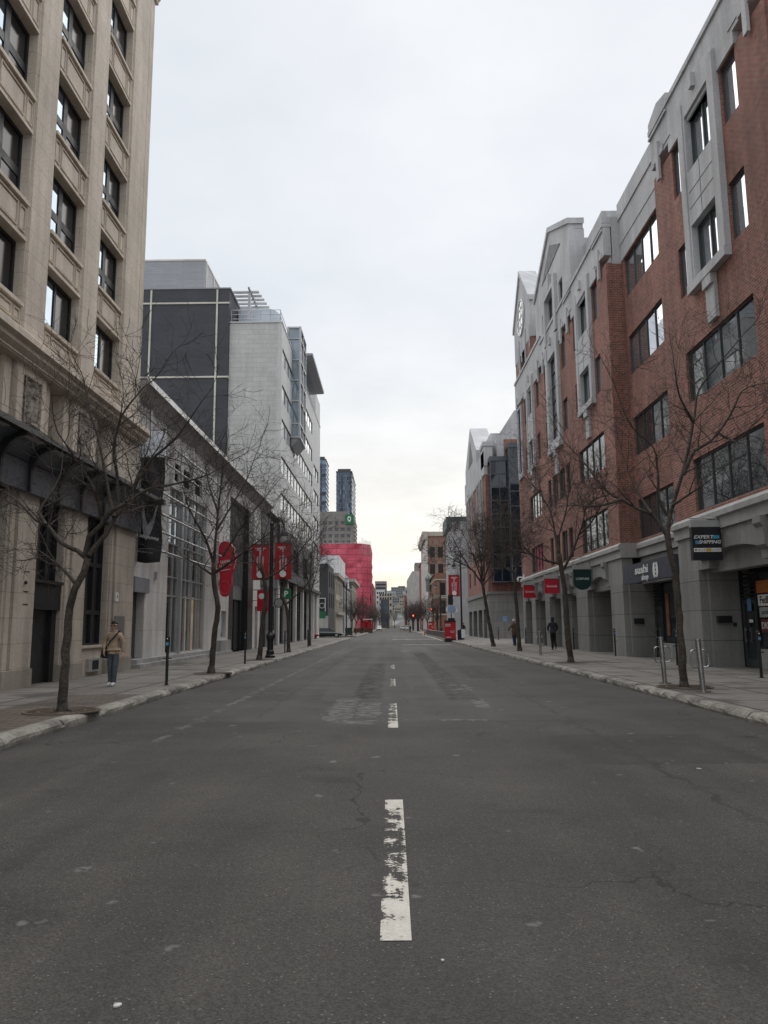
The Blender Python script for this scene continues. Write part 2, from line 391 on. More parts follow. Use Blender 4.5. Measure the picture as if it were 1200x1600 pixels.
# hair cracks
wp = t.add('ShaderNodeVectorMath', operation='ADD'); t.l.new(pos, wp.inputs[0]); nn = t.add('ShaderNodeTexNoise', ins={'Vector': pos, 'Scale': 1.5, 'Detail': 4}); t.l.new(nn.outputs[1], wp.inputs[1])
vc = t.add('ShaderNodeTexVoronoi', feature='DISTANCE_TO_EDGE', ins={'Vector': wp.outputs[0], 'Scale': .32})
cr = t.math('MULTIPLY', t.math('LESS_THAN', vc.outputs[0], .0035), t.rng(t.noise(pos, .22, 2), .46, .54, 0, .7))
c = t.mix(cr, c, (.016,.016,.0155))
t.l.new(c, b.inputs['Base Color'])
t.l.new(t.rng(lane, .3, .7, .70, .92), b.inputs['Roughness']); b.inputs['Specular IOR Level'].default_value = .16
bp = t.add('ShaderNodeBump', ins={'Strength': .35, 'Distance': .006, 'Height': vor.outputs['Distance']}); t.l.new(bp.outputs[0], b.inputs['Normal'])
strip('road', KL-.02, KR+.02, YS[:-2], .0, ASPH)
m = MB(); m.box(-300, KL-.02, 99.5, 117.5, -.015, -.004); tag(m.build('side_street', ASPH), kind='structure')

# pavements: slabs with joints, damp stains
def pave_mat(name, cs, size, wet):
    m, t, b = newmat(name)
    pos = t.add('ShaderNodeNewGeometry').outputs['Position']
    bt = t.add('ShaderNodeTexBrick', offset=.0 if size[0] > 1 else .5, ins={'Vector': pos, 'Color1': (1,1,1,1), 'Color2': (.84,.84,.84,1), 'Mortar': (.22,.21,.2,1), 'Scale': 1.0, 'Mortar Size': size[2], 'Mortar Smooth': .2, 'Bias': 0.0, 'Brick Width': size[0], 'Row Height': size[1]})
    c = t.mix(t.rng(t.noise(pos, .5, 5, .6), .35, .65, 0, 1), cs[0], cs[1]); c = t.mix(1.0, c, bt.outputs[0], 'MULTIPLY')
    st = t.rng(t.noise(pos, .42, 5, .62), .53, .62, 0, wet); c = t.mix(st, c, (.04,.034,.029))
    c = t.scale(c, t.rng(t.noise(pos, 40, 2), .3, .7, .86, 1.14))
    t.l.new(c, b.inputs['Base Color']); b.inputs['Roughness'].default_value = .85
    bp = t.add('ShaderNodeBump', ins={'Strength': .4, 'Distance': .01, 'Height': t.math('SUBTRACT', t.math('MULTIPLY', t.noise(pos, 30, 3), .4), bt.outputs[1])}); t.l.new(bp.outputs[0], b.inputs['Normal'])
    return m
PAVE = pave_mat('pavement_slabs', ((.135,.122,.106), (.195,.178,.158)), (1.55, 1.5, .045), .8)
PAVB = pave_mat('brown_pavers', ((.075,.055,.043), (.125,.095,.074)), (.42, .21, .014), .8)
GRAN = M('granite_kerb', (.18,.165,.143), .85, var=.55, vs=1.6, fine=.3, fs=12, bump=.35)
KH = .15
for nm, x0, x1, y0, y1 in (('pavement_left', -60, KL-.28, -20, 99.5), ('pavement_left_beyond', -60, KL-.28, 117.5, 330), ('pavement_right', KR+.28, 60, -20, 330)):
    m = MB(); m.box(x0, x1, y0, y1, -.3, KH); tag(m.build('pavement', PAVE), kind='structure')
m = MB(); m.box(KL-1.9, KL-.285, -5, 17.3, .0, KH+.004); tag(m.build('paver_strip', PAVB), kind='structure')
def kerb(side, xk, y0, y1):
    m = MB(); y = y0; s = side; rr = random.Random(3 if s < 0 else 4)
    while y < y1:
        L = rr.uniform(1.4, 2.3) if y < 60 else 6.0; e = min(y+L, y1); n = 9 if y < 45 else 2
        base = len(m.v); dz = rr.uniform(-.012, .012); dx = rr.uniform(-.015, .015)
        for i in range(n+1):
            q = y + .008 + (e-y-.016)*i/n; end = i in (0, n)
            ch = (rr.random()**3)*.05 + (.025 if end else 0)
            for (ox, oz) in ((.0+dx*.3, -.06), (.0+dx, .05), (.004+dx+ch*.6, KH-.045-ch*.5), (.035+ch*.5, KH-.012-ch*.3+dz*.4), (.10, KH+.003+dz), (.275, KH+.005+dz*.3), (.278, -.06)):
                m.v.append((xk + s*ox, q, oz))
        for i in range(n):
            for k in range(6): m.face((base+i*7+k, base+i*7+k+1, base+(i+1)*7+k+1, base+(i+1)*7+k))
        m.face([base+k for k in range(7)]); m.face([base+n*7+k for k in range(7)])
        y = e
    ob = m.build('kerb', GRAN); tag(ob, kind='structure')
kerb(-1, KL, -6, 99.5); kerb(1, KR, -6, 330); kerb(-1, KL, 117.5, 330)

# worn centre line dashes
m, t, b = newmat('worn_road_paint'); PAINT = m
pos = t.add('ShaderNodeNewGeometry').outputs['Position']; sep = t.add('ShaderNodeSeparateXYZ', ins={0: pos})
big = t.noise(pos, 5.2, 4, .6); fin = t.noise(pos, 42, 5, .75)
ends = t.math('MAXIMUM', t.rng(sep.outputs[1], 5.35, 4.6, 0, .16), t.math('MAXIMUM', t.rng(sep.outputs[1], 6.7, 7.25, 0, .14), t.math('MULTIPLY', t.math('GREATER_THAN', sep.outputs[1], 9.0), t.rng(sep.outputs[1], 13.4, 12.9, -.09, .22))))
ends = t.math('MULTIPLY', ends, t.math('SUBTRACT', 1.0, t.math('MULTIPLY', t.math('GREATER_THAN', sep.outputs[1], 8.0), t.math('GREATER_THAN', sep.outputs[1], 13.4))))
edge = t.math('SUBTRACT', t.rng(sep.outputs[0], .05, .075, 0, .10), t.rng(sep.outputs[0], -.03, -.075, 0, .10))
a = t.math('ADD', t.math('ADD', t.math('MULTIPLY', big, .85), t.math('MULTIPLY', fin, .5)), t.math('ADD', ends, edge))
a = t.rng(a, .695, .735, 0, 1)
t.l.new(t.scale(t.mix(t.rng(fin, .3, .7, 0, 1), (.36,.33,.285), (.52,.485,.43)), t.rng(big, .3, .7, .85, 1.1)), b.inputs['Base Color']); b.inputs['Roughness'].default_value = .8
t.l.new(a, b.inputs['Alpha'])
for y0, y1 in ((4.22, 7.45), (12.55, 16.4), (21, 24), (29.4, 32.4)):
    m = MB(); n = 12
    for i in range(n): m.quad((-.075, y0+(y1-y0)*i/n, .004), (.088, y0+(y1-y0)*i/n, .004), (.088, y0+(y1-y0)*(i+1)/n, .004), (-.075, y0+(y1-y0)*(i+1)/n, .004))
    tag(m.build('road_marking', PAINT), kind='structure')
# pale old stop bar and lane paint on the far carriageway
for x0, x1, y0, y1 in ((-4.6, 5.2, 92, 93.2), (.8, 5.0, 66, 66.5), (5.3, 5.55, 84, 140), (-5, 5.4, 121, 121.8)):
    m = MB(); m.quad((x0,y0,.004), (x1,y0,.004), (x1,y1,.004), (x0,y1,.004)); tag(m.build('road_marking', PAINT), kind='structure')
# litter and dropped gum
for i, (x, y, s) in enumerate(((.23, 3.98, .012), (-1.19, 3.55, .02), (3.4, 8.9, .03))):
    m = MB(); pts = [(x+s*math.cos(a)*R.uniform(.6,1.3), y+s*math.sin(a)*R.uniform(.6,1.3)) for a in [k*PI/4 for k in range(8)]]
    m.prism(pts, 'z', .002, .008)
    tag(m.build('litter_scrap', M('grey_scrap', (.33,.32,.30), .8, var=.3, vs=30)), ['round white scrap on the road just right of the nearest centre dash', 'ragged pale scrap on the asphalt at the lower left', 'pale scrap on the right lane before the kerb'][i], 'litter')
# ------------------------------------------------------------------ window helper for facades on x = const (s = +1 street side is at lower x)
def window(root, s, xg, y0, y1, z0, z1, nv=2, zs=(), fr=FRAME, gl=GLASS, fw=.06, mw=.05, dep=.08, name='window', gl2=None, split=None, parent=None):
    """frame with mullions whose street face is dep in front of glass plane xg; one pane mesh as its child"""
    f = MB(); xo = xg - s*dep; xi = xg + s*.02
    f.box(xo, xi, y0, y0+fw, z0, z1); f.box(xo, xi, y1-fw, y1, z0, z1)
    f.box(xo, xi, y0+fw, y1-fw, z0, z0+fw); f.box(xo, xi, y0+fw, y1-fw, z1-fw, z1)
    a, b = y0+fw, y1-fw
    for i in range(1, nv):
        q = a + (b-a)*i/nv; f.box(xo+s*.004, xi, q-mw/2, q+mw/2, z0+fw, z1-fw)
    for z in zs: f.box(xo+s*.010, xi, a, b, z-mw/2, z+mw/2)
    w_ = f.build(name, fr, parent or root)
    p = MB()
    for i in range(nv):
        p.m = 1 if (gl2 is not None and i in split) else 0
        q0, q1 = a+(b-a)*i/nv, a+(b-a)*(i+1)/nv; tl = R.uniform(-.006, .006)
        p.quad((xg+tl, q0, z0+fw), (xg-tl, q1, z0+fw), (xg-tl*.3, q1, z1-fw), (xg+tl*.7, q0, z1-fw))
    p.build('pane', [gl, gl2 or gl], w_)
    return w_

# ================================================================== left: limestone office building
sb = thing('stone_office_building', 'tall tan limestone office building with carved panels and black canopy band, left edge', 'building', (-9.2, 20, 0))
PX = -9.2
core = MB(); core.box(-26, -9.98, 3, 27.38, .0, 31)
core.build('wall', LIME2, sb)
BAYS = [12.65, 16.1, 19.55, 22.98]; BW = 2.28             # window openings start here
SILLS = [(9.72,11.36),(12.42,14.33),(15.38,17.24),(18.33,20.2),(21.35,23.2),(24.3,26.15),(27.3,29.1)]
def pier(y0, y1, corner=False):
    m = MB(); m.box(-9.97, PX-.06, y0, y1, 8.98, 31)
    if corner:
        m.box(PX-.06, PX, y0+.12, y1-.66, 8.98, 31); m.box(PX-.06, PX-.015, y1-.58, y1-.30, 8.98, 31); m.box(PX-.06, PX-.03, y1-.24, y1-.08, 8.98, 31)
    else:
        m.box(PX-.06, PX, y0+.1, y1-.1, 8.98, 31)
    m.build('pier', LIME, sb)
for b in BAYS[:-1]: pier(b+BW-.1, b+3.45+.02)
pier(9.2+BW, 12.65); pier(BAYS[-1]+BW-.1, 27.4, True)
for b in BAYS:
    for k, (z0, z1) in enumerate(SILLS):
        za = 8.98 if k == 0 else SILLS[k-1][1]
        m = MB(); y0, y1 = b+.02, b+BW-.1; xs = -9.29
        m.box(-9.97, xs, y0, y1, za+.004, z0-.004)
        m.box(xs, xs+.10, y0, y1, z0-.11, z0-.006); m.box(xs, xs+.06, y0, y1, za+.006, za+.10)
        h0, h1 = za+.2, z0-.2
        if h1-h0 > .25:
            for (a, c) in ((.06,.36),(.47,BW-.59),(BW-.48,BW-.18)):
                # raised panel with a double moulded border
                m.box(xs, xs+.045, y0+a, y0+c, h1-.035, h1); m.box(xs, xs+.045, y0+a, y0+c, h0, h0+.03)
                m.box(xs, xs+.045, y0+a, y0+a+.025, h0+.03, h1-.035); m.box(xs, xs+.045, y0+c-.025, y0+c, h0+.03, h1-.035)
                m.box(xs, xs+.022, y0+a+.07, y0+c-.07, h0+.07, h1-.09)
        m.build('spandrel', LIME2, sb)
        tall = k == 0
        window(sb, -1, -9.53, b+.02, b+BW-.1, z0, z1, nv=2, zs=() if tall else (z0+.42*(z1-z0),), gl=GLASSL, gl2=GLASSD, split=(1,), fw=.09, mw=.24 if not tall else .12, dep=.035)
# belt course: three stepped mouldings with a sloped top
m = MB()
m.prism([(-9.97,8.98),(-9.22,8.98),(-8.86,8.80),(-8.80,8.74),(-8.80,8.58),(-8.93,8.52),(-8.93,8.42),(-9.1,8.30),(-9.1,8.22),(-9.97,8.22)], 'y', 3, 27.55)
m.box(-9.12,-9.06,3,27.4,8.26,8.31)
m.build('belt_course', LIME2, sb)
cm = MB(); cm.prism([(-9.97,27.2),(-9.05,27.2),(-9.05,26.6),(-9.14,26.45),(-9.14,26.35),(-9.97,26.35)], 'y', 25.05, 27.47); cm.build('cornice', LIME2, sb)
# frieze: niches between carved panel blocks and slim pilasters
CARVE = M('dark_carving_stone', (.36,.315,.27), .9, var=.3, vs=4, bump=.15)  # carved relief in a darker stone tone than its block
PC = [12.2, 15.65, 19.08, 22.5]
def carved(yc):
    bl = MB(); y0, y1, z0, z1 = yc-.78, yc+.78, 6.0, 8.22
    bl.wall('x', PX-.03, -.7, y0, y1, z0, z1, [(yc-.46,yc+.46,6.32,7.98)]); pb = bl.build('panel_block', LIME2, sb)
    # relief: shield, scrolls and leaves raised from a sunk field
    g = MB(); W, Hh = 34, 52; a0, a1, c0, c1 = yc-.46, yc+.46, 6.32, 7.98
    def relief(u, v):
        sh = 1 if (abs(u) < .42*(1-max(0,-v-.1)*.9) and -.5 < v < .5) else 0
        rim = 1 if sh and not (abs(u) < .32*(1-max(0,-v-.1)*.9) and -.42 < v < .42) else 0
        sc_ = math.sin(u*13+3*math.sin(v*7))*math.sin(v*15+2*math.cos(u*9))
        bd = 1 if max(abs(u), abs(v)) > .93 else 0
        h = .045 if bd else (.06 if rim else .028 if sh else .04*max(0, sc_)**.5 if sc_ > .05 else -.02)
        return h
    for j in range(Hh+1):
        for i in range(W+1):
            u, v = -1+2*i/W, -1+2*j/Hh
            g.v.append((PX-.06+1.9*relief(u, v), a0+(a1-a0)*i/W, c0+(c1-c0)*j/Hh))
    for j in range(Hh):
        for i in range(W):
            q = j*(W+1)+i; g.face((q, q+1, q+W+2, q+W+1))
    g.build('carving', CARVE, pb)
    for d in (-1.08, 1.08):
        p = MB(); p.box(-9.97, PX-.14, yc+d-.17, yc+d+.17, 6.0, 8.21); p.build('pilaster', LIME2, sb)
for yc in PC: carved(yc)
p = MB(); p.box(-9.97, PX-.03, 25.25, 27.4, 6.0, 8.215); p.box(-9.97, PX-.12, 24.72, 25.06, 6.0, 8.21); p.build('panel_block', LIME, sb)
# canopy band: dark panels, curved cove, black rail and brackets
cv = MB()
cv.box(-9.25, -9.04, 3, 27.5, 4.98, 5.72)
prof = [(-9.04+.56*(1-math.cos(a)), 5.72+.42*math.sin(a)) for a in [i*PI/2/7 for i in range(8)]]
for (xa, za), (xb, zb) in zip(prof, prof[1:]): cv.quad((xa,3,za),(xa,27.5,za),(xb,27.5,zb),(xb,3,zb))
cn = cv.build('canopy', FASC, sb)
rl = MB(); rl.box(-8.56, -8.38, 3, 27.55, 6.13, 6.26); rl.box(-9.9, -8.57, 3, 27.53, 6.15, 6.20); rl.box(-9.03, -9.02, 3, 27.5, 5.70, 5.725)
rl.build('canopy_rail', BLACKM, cn)
for i in range(8):
    y = 12.3 + i*1.62 + (.12 if i % 2 else 0)
    k = MB(); k.box(-9.04, -8.96, y-.055, y+.055, 4.98, 5.9)
    pr = [(-8.96,5.55),(-8.96,5.95),(-8.60,6.128),(-8.40,6.128),(-8.42,6.05),(-8.62,6.0),(-8.80,5.86),(-8.90,5.70)]
    k.prism(pr, 'y', y-.05, y+.05); k.build('bracket', BLACKM, cn)
    if i < 7:
        l = MB()
        for d in (0,.06,.12): l.bar((-8.52-d, y+.2, 6.10), (-8.52-d, y+1.1, 6.10), .016, 5)
        l.build('light_tube', GALV, cn)
e = MB(); e.box(-8.75, -8.2, 27.36, 27.6, 6.02, 6.2); e.build('canopy_end', BLACKM, cn)
# ground floor
GP = [(11.3,12.75),(14.8,16.25),(18.3,19.85),(21.62,23.1),(25.1,27.4)]
for (a, b) in GP:
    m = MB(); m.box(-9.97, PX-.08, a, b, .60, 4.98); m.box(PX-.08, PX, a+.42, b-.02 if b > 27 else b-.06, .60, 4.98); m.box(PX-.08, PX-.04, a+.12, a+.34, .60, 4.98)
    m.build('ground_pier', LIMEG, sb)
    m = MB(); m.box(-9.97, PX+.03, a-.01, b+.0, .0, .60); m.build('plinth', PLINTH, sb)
def doorbay(a, b):
    m = MB(); m.box(-9.975, -9.22, a+.003, b-.003, 2.80, 2.88); m.box(-9.80, -9.30, a+.003, b-.003, 2.1, 2.795); m.build('door_hood', BLACKM, sb)
    d = MB(); d.box(-9.97, -9.33, a+.003, a+.06, .15, 2.095); d.box(-9.97, -9.40, b-.28, b-.003, .15, 2.095); d.box(-9.6, -9.5, a+.06, b-.28, .15, 2.09); dd = d.build('door', BLACKS, sb)
    h = MB(); h.tube([(-9.5,b-.42,.95),(-9.45,b-.42,.97),(-9.45,b-.42,1.35),(-9.5,b-.42,1.37)], .014, 6); h.build('door_handle', BLACKM, dd)
    window(sb, -1, -9.56, a+.003, b-.003, 2.87, 4.97, nv=3, gl=GLASSD, fw=.05, mw=.12)
def winbay(a, b):
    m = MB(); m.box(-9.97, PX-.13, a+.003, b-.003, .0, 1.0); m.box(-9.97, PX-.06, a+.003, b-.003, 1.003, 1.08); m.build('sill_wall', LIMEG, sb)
    window(sb, -1, -9.55, a+.003, b-.003, 1.085, 4.97, nv=3, zs=(2.1,3.6), gl=GLASSD, fw=.06, mw=.14)
doorbay(19.85, 21.62); winbay(23.1, 25.1); winbay(16.25, 18.3); winbay(12.75, 14.8)
m = MB(); m.box(PX-.13, PX-.03, 23.75, 24.75, .28, .68); 
vent = m.build('wall_vent', GALV, sb)
m = MB(); m.box(PX-.03, PX-.022, 24.0, 24.5, .34, .62)
for i in range(5): m.box(PX-.03, PX-.012, 24.03, 24.47, .36+i*.05, .385+i*.05)
m.build('louvre', DARK, vent)
m = MB(); m.box(PX, PX+.03, 25.62, 26.55, .98, 2.0); m.build('metal_plate', M('grey_plate', (.16,.155,.15), .6, var=.2), sb)
m = MB(); m.box(PX, PX+.02, 25.62, 25.9, 2.48, 2.78); pl_ = m.build('door_number_plate', WHITEM, sb)
m = MB(); m.text('4', .2, (PX+.023, 25.76, 2.63), (0,1,0), (0,0,1), .002); m.build('number', BLACKM, pl_)
m = MB()
for z in (2.2,2.52,3.02): m.box(PX, PX+.012, 19.2, 19.45, z, z+.02)
m.ball((PX+.02, 19.25, 2.75), .05, 8); m.build('wall_fixing', BLACKM, sb)

# ================================================================== left: grey concrete shop with projecting roof
sh = thing('shop_building', 'low grey concrete shop with thin projecting roof, glazed grid and tall black doorway', 'building', (-9.4, 45, 0))
SX = -9.4
m = MB()
m.wall('x', SX, -.4, 27.42, 44.3, .15, 10.0, [(28.0,29.3,.15,3.2),(32.2,38.8,.5,7.6),(32.3,33.7,7.95,8.75),(34.2,35.6,7.95,8.75),(36.3,37.7,7.95,8.75),(42.6,43.9,1.0,2.5)])
m.wall('x', SX, -.9, 44.3, 52.2, .15, 10.0, [(44.5,51.9,.15,9.25)])
m.wall('x', SX, -.4, 52.2, 55.2, .15, 10.0, [(53.2,54.2,.15,3.0)])
m.box(-26, SX-1.2, 27.42, 62.9, .0, 9.95)
m.box(-10.55, SX-.405, 44.0, 44.29, .15, 9.9); m.box(-10.55, SX-.405, 52.25, 52.5, .15, 9.9)
wl = m.build('wall', SHOPC, sh)
r_ = MB(); r_.prism([(-26.2,9.96),(-9.4,9.98),(-8.97,10.5),(-8.9,10.56),(-8.9,10.72),(-26.2,10.72)], 'y', 26.9 if False else 27.42, 57.6); r_.prism([(-26.2,10.13),(-9.1,10.28),(-9.1,10.5),(-26.2,10.5)], 'y', 57.6, 62.9)
rf = r_.build('roof', CONCD, sh)
e = MB(); e.box(-8.9, -8.86, 27.40, 57.65, 10.54, 10.77); e.box(-9.1,-9.05, 57.65, 62.9, 10.27, 10.52); e.build('roof_edge', ROOFM, rf)
for i in range(8):
    y = 28.9 + i*3.25 - (0 if i < 5 else 0)
    if 44.4 < y < 52.3: continue
    f = MB(); f.box(SX, SX+.16, y-.09, y+.09, 7.7, 9.97); f.box(SX, SX+.05, y-.24, y+.24, 8.95, 9.96)
    f.build('roof_fin', SHOPC, sh)
for i, z in enumerate((8.95, 8.1, 6.85, 6.0, 5.3, 4.55)):
    tb = MB(); tb.bar((SX+.45, 29.2, z), (SX+.45, 40.3 - (.3 if i % 2 else 0), z), .045, 8)
    for y in (29.4, 32.0, 39.2): tb.bar((SX, y, z), (SX+.45, y, z), .025, 6)
    tb.build('facade_tube', GALV, sh)
for yy in (41.0, 41.2):
    d = MB(); d.bar((SX+.06, yy, 5.0), (SX+.06, yy, 9.9), .05, 8); d.build('drain_pipe', GALV, sh)
# glazed grid with the shop interior behind it
fr = MB()
for y in (32.2, 33.3, 34.05, 34.35, 35.4, 36.2, 36.5, 37.5, 38.0, 38.72): fr.box(SX-.22, SX-.08, y-.035, y+.035, .5, 7.6)
for z in (.53, 2.95, 3.75, 5.2, 6.4, 7.57): fr.box(SX-.21, SX-.09, 32.2, 38.8, z-.03, z+.03)
fr.box(SX-.2, SX+.06, 34.05, 34.35, .5, 7.6)
gz_ = fr.build('shop_glazing', GALV, sh)
p = MB(); p.quad((SX-.16,32.2,.5),(SX-.16,38.8,.5),(SX-.16,38.8,7.6),(SX-.16,32.2,7.6)); p.build('pane', CLEAR, gz_)
inn = MB(); inn.box(SX-1.18, SX-1.1, 31.5, 39.5, .3, 7.8); inn.box(SX-1.1, SX-.41, 31.5, 39.5, .2, .46); inn.box(SX-1.1,SX-.41,31.5,39.5,7.7,7.8); inn.box(SX-1.1,SX-.41,31.4,31.5,.3,7.8); inn.box(SX-1.1,SX-.41,39.5,39.6,.3,7.8)
inn.build('interior', M('shop_interior', (.10,.095,.09), .8, var=.5, vs=1.2), sh)
for i in range(9):
    q = MB(); y = 32.6 + i*.72; z1 = R.uniform(2.6, 4.4); q.box(SX-1.08, SX-.8, y, y+R.uniform(.18,.4), .5, z1)
    q.build('display_panel', [M('display', (.28,.26,.24), .7), DARK, GALV][i % 3] if i != 4 else RED, sh)
for y in (37.3, 38.35):
    q = MB(); q.box(SX-.75, SX-.45, y, y+.3, .5, 3.1); q.build('lit_column', glow('warm_lit_column', (.62,.44,.27), .35), sh)
for i in range(5):
    q = MB(); q.box(SX-1.05, SX-1.0, 32.7+i*1.0, 32.7+i*1.0+.32, 5.6, 7.4); q.build('light_strip', glow('white_light_strip', (.75,.8,.85), .55), sh)
q = MB(); q.lathe([(.0,0),(.42,0),(.42,.05),(.0,.05)], (SX-.6, 33.55, 5.75), 20, 'x'); q.build('round_sign', YELLOW, sh)
q = MB(); q.box(SX-.62, SX-.56, 35.6, 36.0, 4.0, 5.3); q.build('poster', RED, sh)
for (a,b) in ((32.3,33.7),(34.2,35.6),(36.3,37.7)): window(sh, -1, SX-.2, a, b, 7.95, 8.75, nv=1, gl=GLASSD)
st = MB(); st.box(SX-.395, SX+.35, 28.0, 44.2, .0, .30); st.box(SX-.39, SX+.18, 28.2, 40.2, .30, .46); st.build('step', CONCD, sh)
q = MB(); q.box(SX-.38, SX-.3, 28.0, 29.3, .3, 3.2); q.build('door', DARKP, sh)
q = MB(); q.box(SX+.001, SX+.14, 27.75, 29.45, 2.9, 3.45); q.build('door_canopy', M('blue_grey_lintel', (.2,.205,.22), .5), sh)
q = MB(); q.box(SX, SX+.12, 41.2, 41.32, 3.6, 4.1); q.box(SX, SX+.1, 30.4, 30.55, 3.5, 3.8); q.build('wall_lamp', GALV, sh)
window(sh, -1, SX-.12, 42.6, 43.9, 1.0, 2.5, nv=1, fr=GALV, gl=GLASS)
q = MB(); q.box(SX+.0, SX+.25, 41.6, 44.2, .15, .9); q.build('stone_base', CONCD, sh)
# tall black doorway
m = MB(); m.box(-10.3, -9.5, 44.5, 46.2, .15, 4.1); m.box(-10.3, -9.33, 50.1, 51.9, .15, 9.24); m.box(-10.3, -9.75, 44.5, 50.1, 9.0, 9.24)
dp = m.build('portal', BLACKS, sh)
l = MB()
l.box(-10.2, -9.72, 44.5, 50.1, 4.1, 9.0); l.box(-10.2, -9.72, 46.2, 50.1, 3.3, 4.1)
for i in range(12): l.box(-9.72, -9.64, 44.62+i*.46, 44.70+i*.46, 4.15, 8.98)
l.build('louvre', M('grey_louvre', (.15,.148,.14), .6, var=.2, streak=.25), dp)
d = MB(); d.box(-10.0, -9.85, 46.2, 49.6, .15, 3.3); d.box(-9.85,-9.78,46.3,46.4,.15,3.3); d.box(-9.85,-9.78,48.0,48.1,.15,3.3); d.box(-10.0,-9.7,49.6,50.1,.15,3.3); d.build('door', FRAME, dp)
q = MB(); q.box(SX-.38, SX-.3, 53.2, 54.2, .15, 3.0); q.build('door', DARKP, sh)
# dark clad end unit
m = MB(); m.wall('x', SX+.06, -.4, 55.2, 62.9, 4.6, 9.9, [(57.6,58.5,5.9,8.0)]); m.wall('x', SX+.0, -.4, 55.2, 62.9, .15, 4.6, [(56,57.6,.15,3.3),(58.2,61.8,.7,3.2)])
m.build('dark_cladding', DARKP, sh)
window(sh, -1, SX-.2, 57.6, 58.5, 5.9, 8.0, nv=1, gl=GLASS)
window(sh, -1, SX-.2, 58.2, 61.8, .7, 3.2, nv=3, gl=GLASSD, fr=GALV)
q = MB(); q.box(SX-.35, SX-.25, 56, 57.6, .15, 3.3); q.build('door', BLACKS, sh)
q = MB(); q.box(SX+.1, SX+.7, 57.0, 57.3, .15, 1.35); q.build('standpipe_box', GALV, sh)
# ================================================================== left: white office building
wo = thing('white_office_building', 'pale grey office building with ribbon windows and projecting glass bay, beyond the low shop', 'building', (-9.2, 80, 0))
WX = -9.2
m = MB()
ROWS = [(24.0,25.45),(20.75,22.2),(17.75,19.2),(14.55,15.95),(11.35,12.8)]
holes = []
for i, (a, b) in enumerate(ROWS):
    if i < 2: holes += [(63.4,70.0,a,b),(81.5,88.6,a,b)]
    else: holes += [(63.4,88.8,a,b)]
    if i > 0: holes += [(90.4,96.3,a-1.2,b-1.2)]
m.wall('x', WX, -.35, 62.9, 98.5, 9.96, 27.5, holes)
front = m.build('street_wall', WHITEP, wo)
m = MB(); m.box(-13.7, WX-.36, 62.9, 98.4, 9.96, 27.45); m.box(WX-.36, WX-.002, 62.905, 62.95, 9.96, 27.5)
gw = m.build('gable_wall', WHITEB, wo)
q = MB(); q.box(-13.72, WX+.05, 62.85, 98.5, 27.5, 27.62); q.build('coping', WHITEP, wo)
for i, (a, b) in enumerate(ROWS):
    runs = [(63.4,70.0,3),(81.5,88.6,3)] if i < 2 else [(63.4,88.8,11)]
    for (c, d, n) in runs: window(wo, -1, WX-.10, c, d, a, b, nv=n, gl=GLASSW, fr=FRAMEG, fw=.05, mw=.09, dep=.05)
    if i > 0: window(wo, -1, WX-.10, 90.4, 96.3, a-1.2, b-1.2, nv=2, gl=GLASSW, fr=FRAMEG)
# glass bay
bx = MB(); y0, y1, x1, z0, z1 = 69.8, 74.2, -8.45, 19.0, 29.9
for (x, y) in ((x1,y0),(x1,y1),(x1,(y0+y1)/2),(WX-.4,y0)): bx.box(x-.09, x+.09, y-.09, y+.09, z0, z1)
for z in (19.1, 20.4, 22.6, 24.6, 26.6, 28.7, 29.8): bx.box(WX-.4, x1+.1, y0-.1, y1+.1, z-.08, z+.08) if z in (19.1,29.8) else (bx.box(x1-.08, x1+.08, y0, y1, z-.06, z+.06), bx.box(WX-.4, x1, y0-.08, y0+.08, z-.06, z+.06))
by = bx.build('glass_bay', GALV, wo)
p = MB(); p.box(WX-.5, x1-.03, y0+.03, y1-.03, z0+.1, z1-.1); p.build('pane', G('bay_glass', (.16,.22,.27), .05, 2.4), by)
q = MB(); q.prism([(WX-.0,18.2),(x1,19.0),(WX-.0,19.0)], 'y', y0, y1); q.build('bay_underside', GREYC, by)
# canopy slab over the terrace, tower and terrace railings
q = MB(); q.prism([(-12.5,29.3),(-8.0,29.55),(-7.95,29.75),(-12.5,29.9)], 'y', 76.6, 90.2)
sl = q.build('terrace_canopy', GREYC, wo)
q = MB(); q.box(-9.6,-8.9, 74.4, 75.0, 27.55, 31.0); q.box(-9.9,-9.25, 78.9, 79.1, 27.6, 29.4)
for y in (84, 89): q.box(-9.7,-9.55, y, y+.15, 27.6, 29.4)
q.build('canopy_post', WHITEP, wo)
q = MB()
for z in (27.9, 28.2, 28.5): q.bar((WX-.1, 80, z-.2), (WX-.1, 92, z-.2), .025, 5)
for i in range(9): q.bar((WX-.1, 80+i*1.5, 27.6), (WX-.1, 80+i*1.5, 28.35), .025, 5)
for z in (27.9,28.3,28.7): q.bar((-13.6, 63, z), (WX-.2, 63, z), .03, 5); q.bar((WX-.2, 63, z), (WX-.2, 69, z), .03, 5)
for i in range(6): q.bar((-13.6+i*.85, 63, 27.6), (-13.6+i*.85, 63, 28.7), .03, 5)
q.build('terrace_railing', GALV, wo)
q = MB(); q.box(-14, WX-.02, 92.5, 98.4, 27.62, 30.6); q.build('stair_tower', WHITEP, wo)
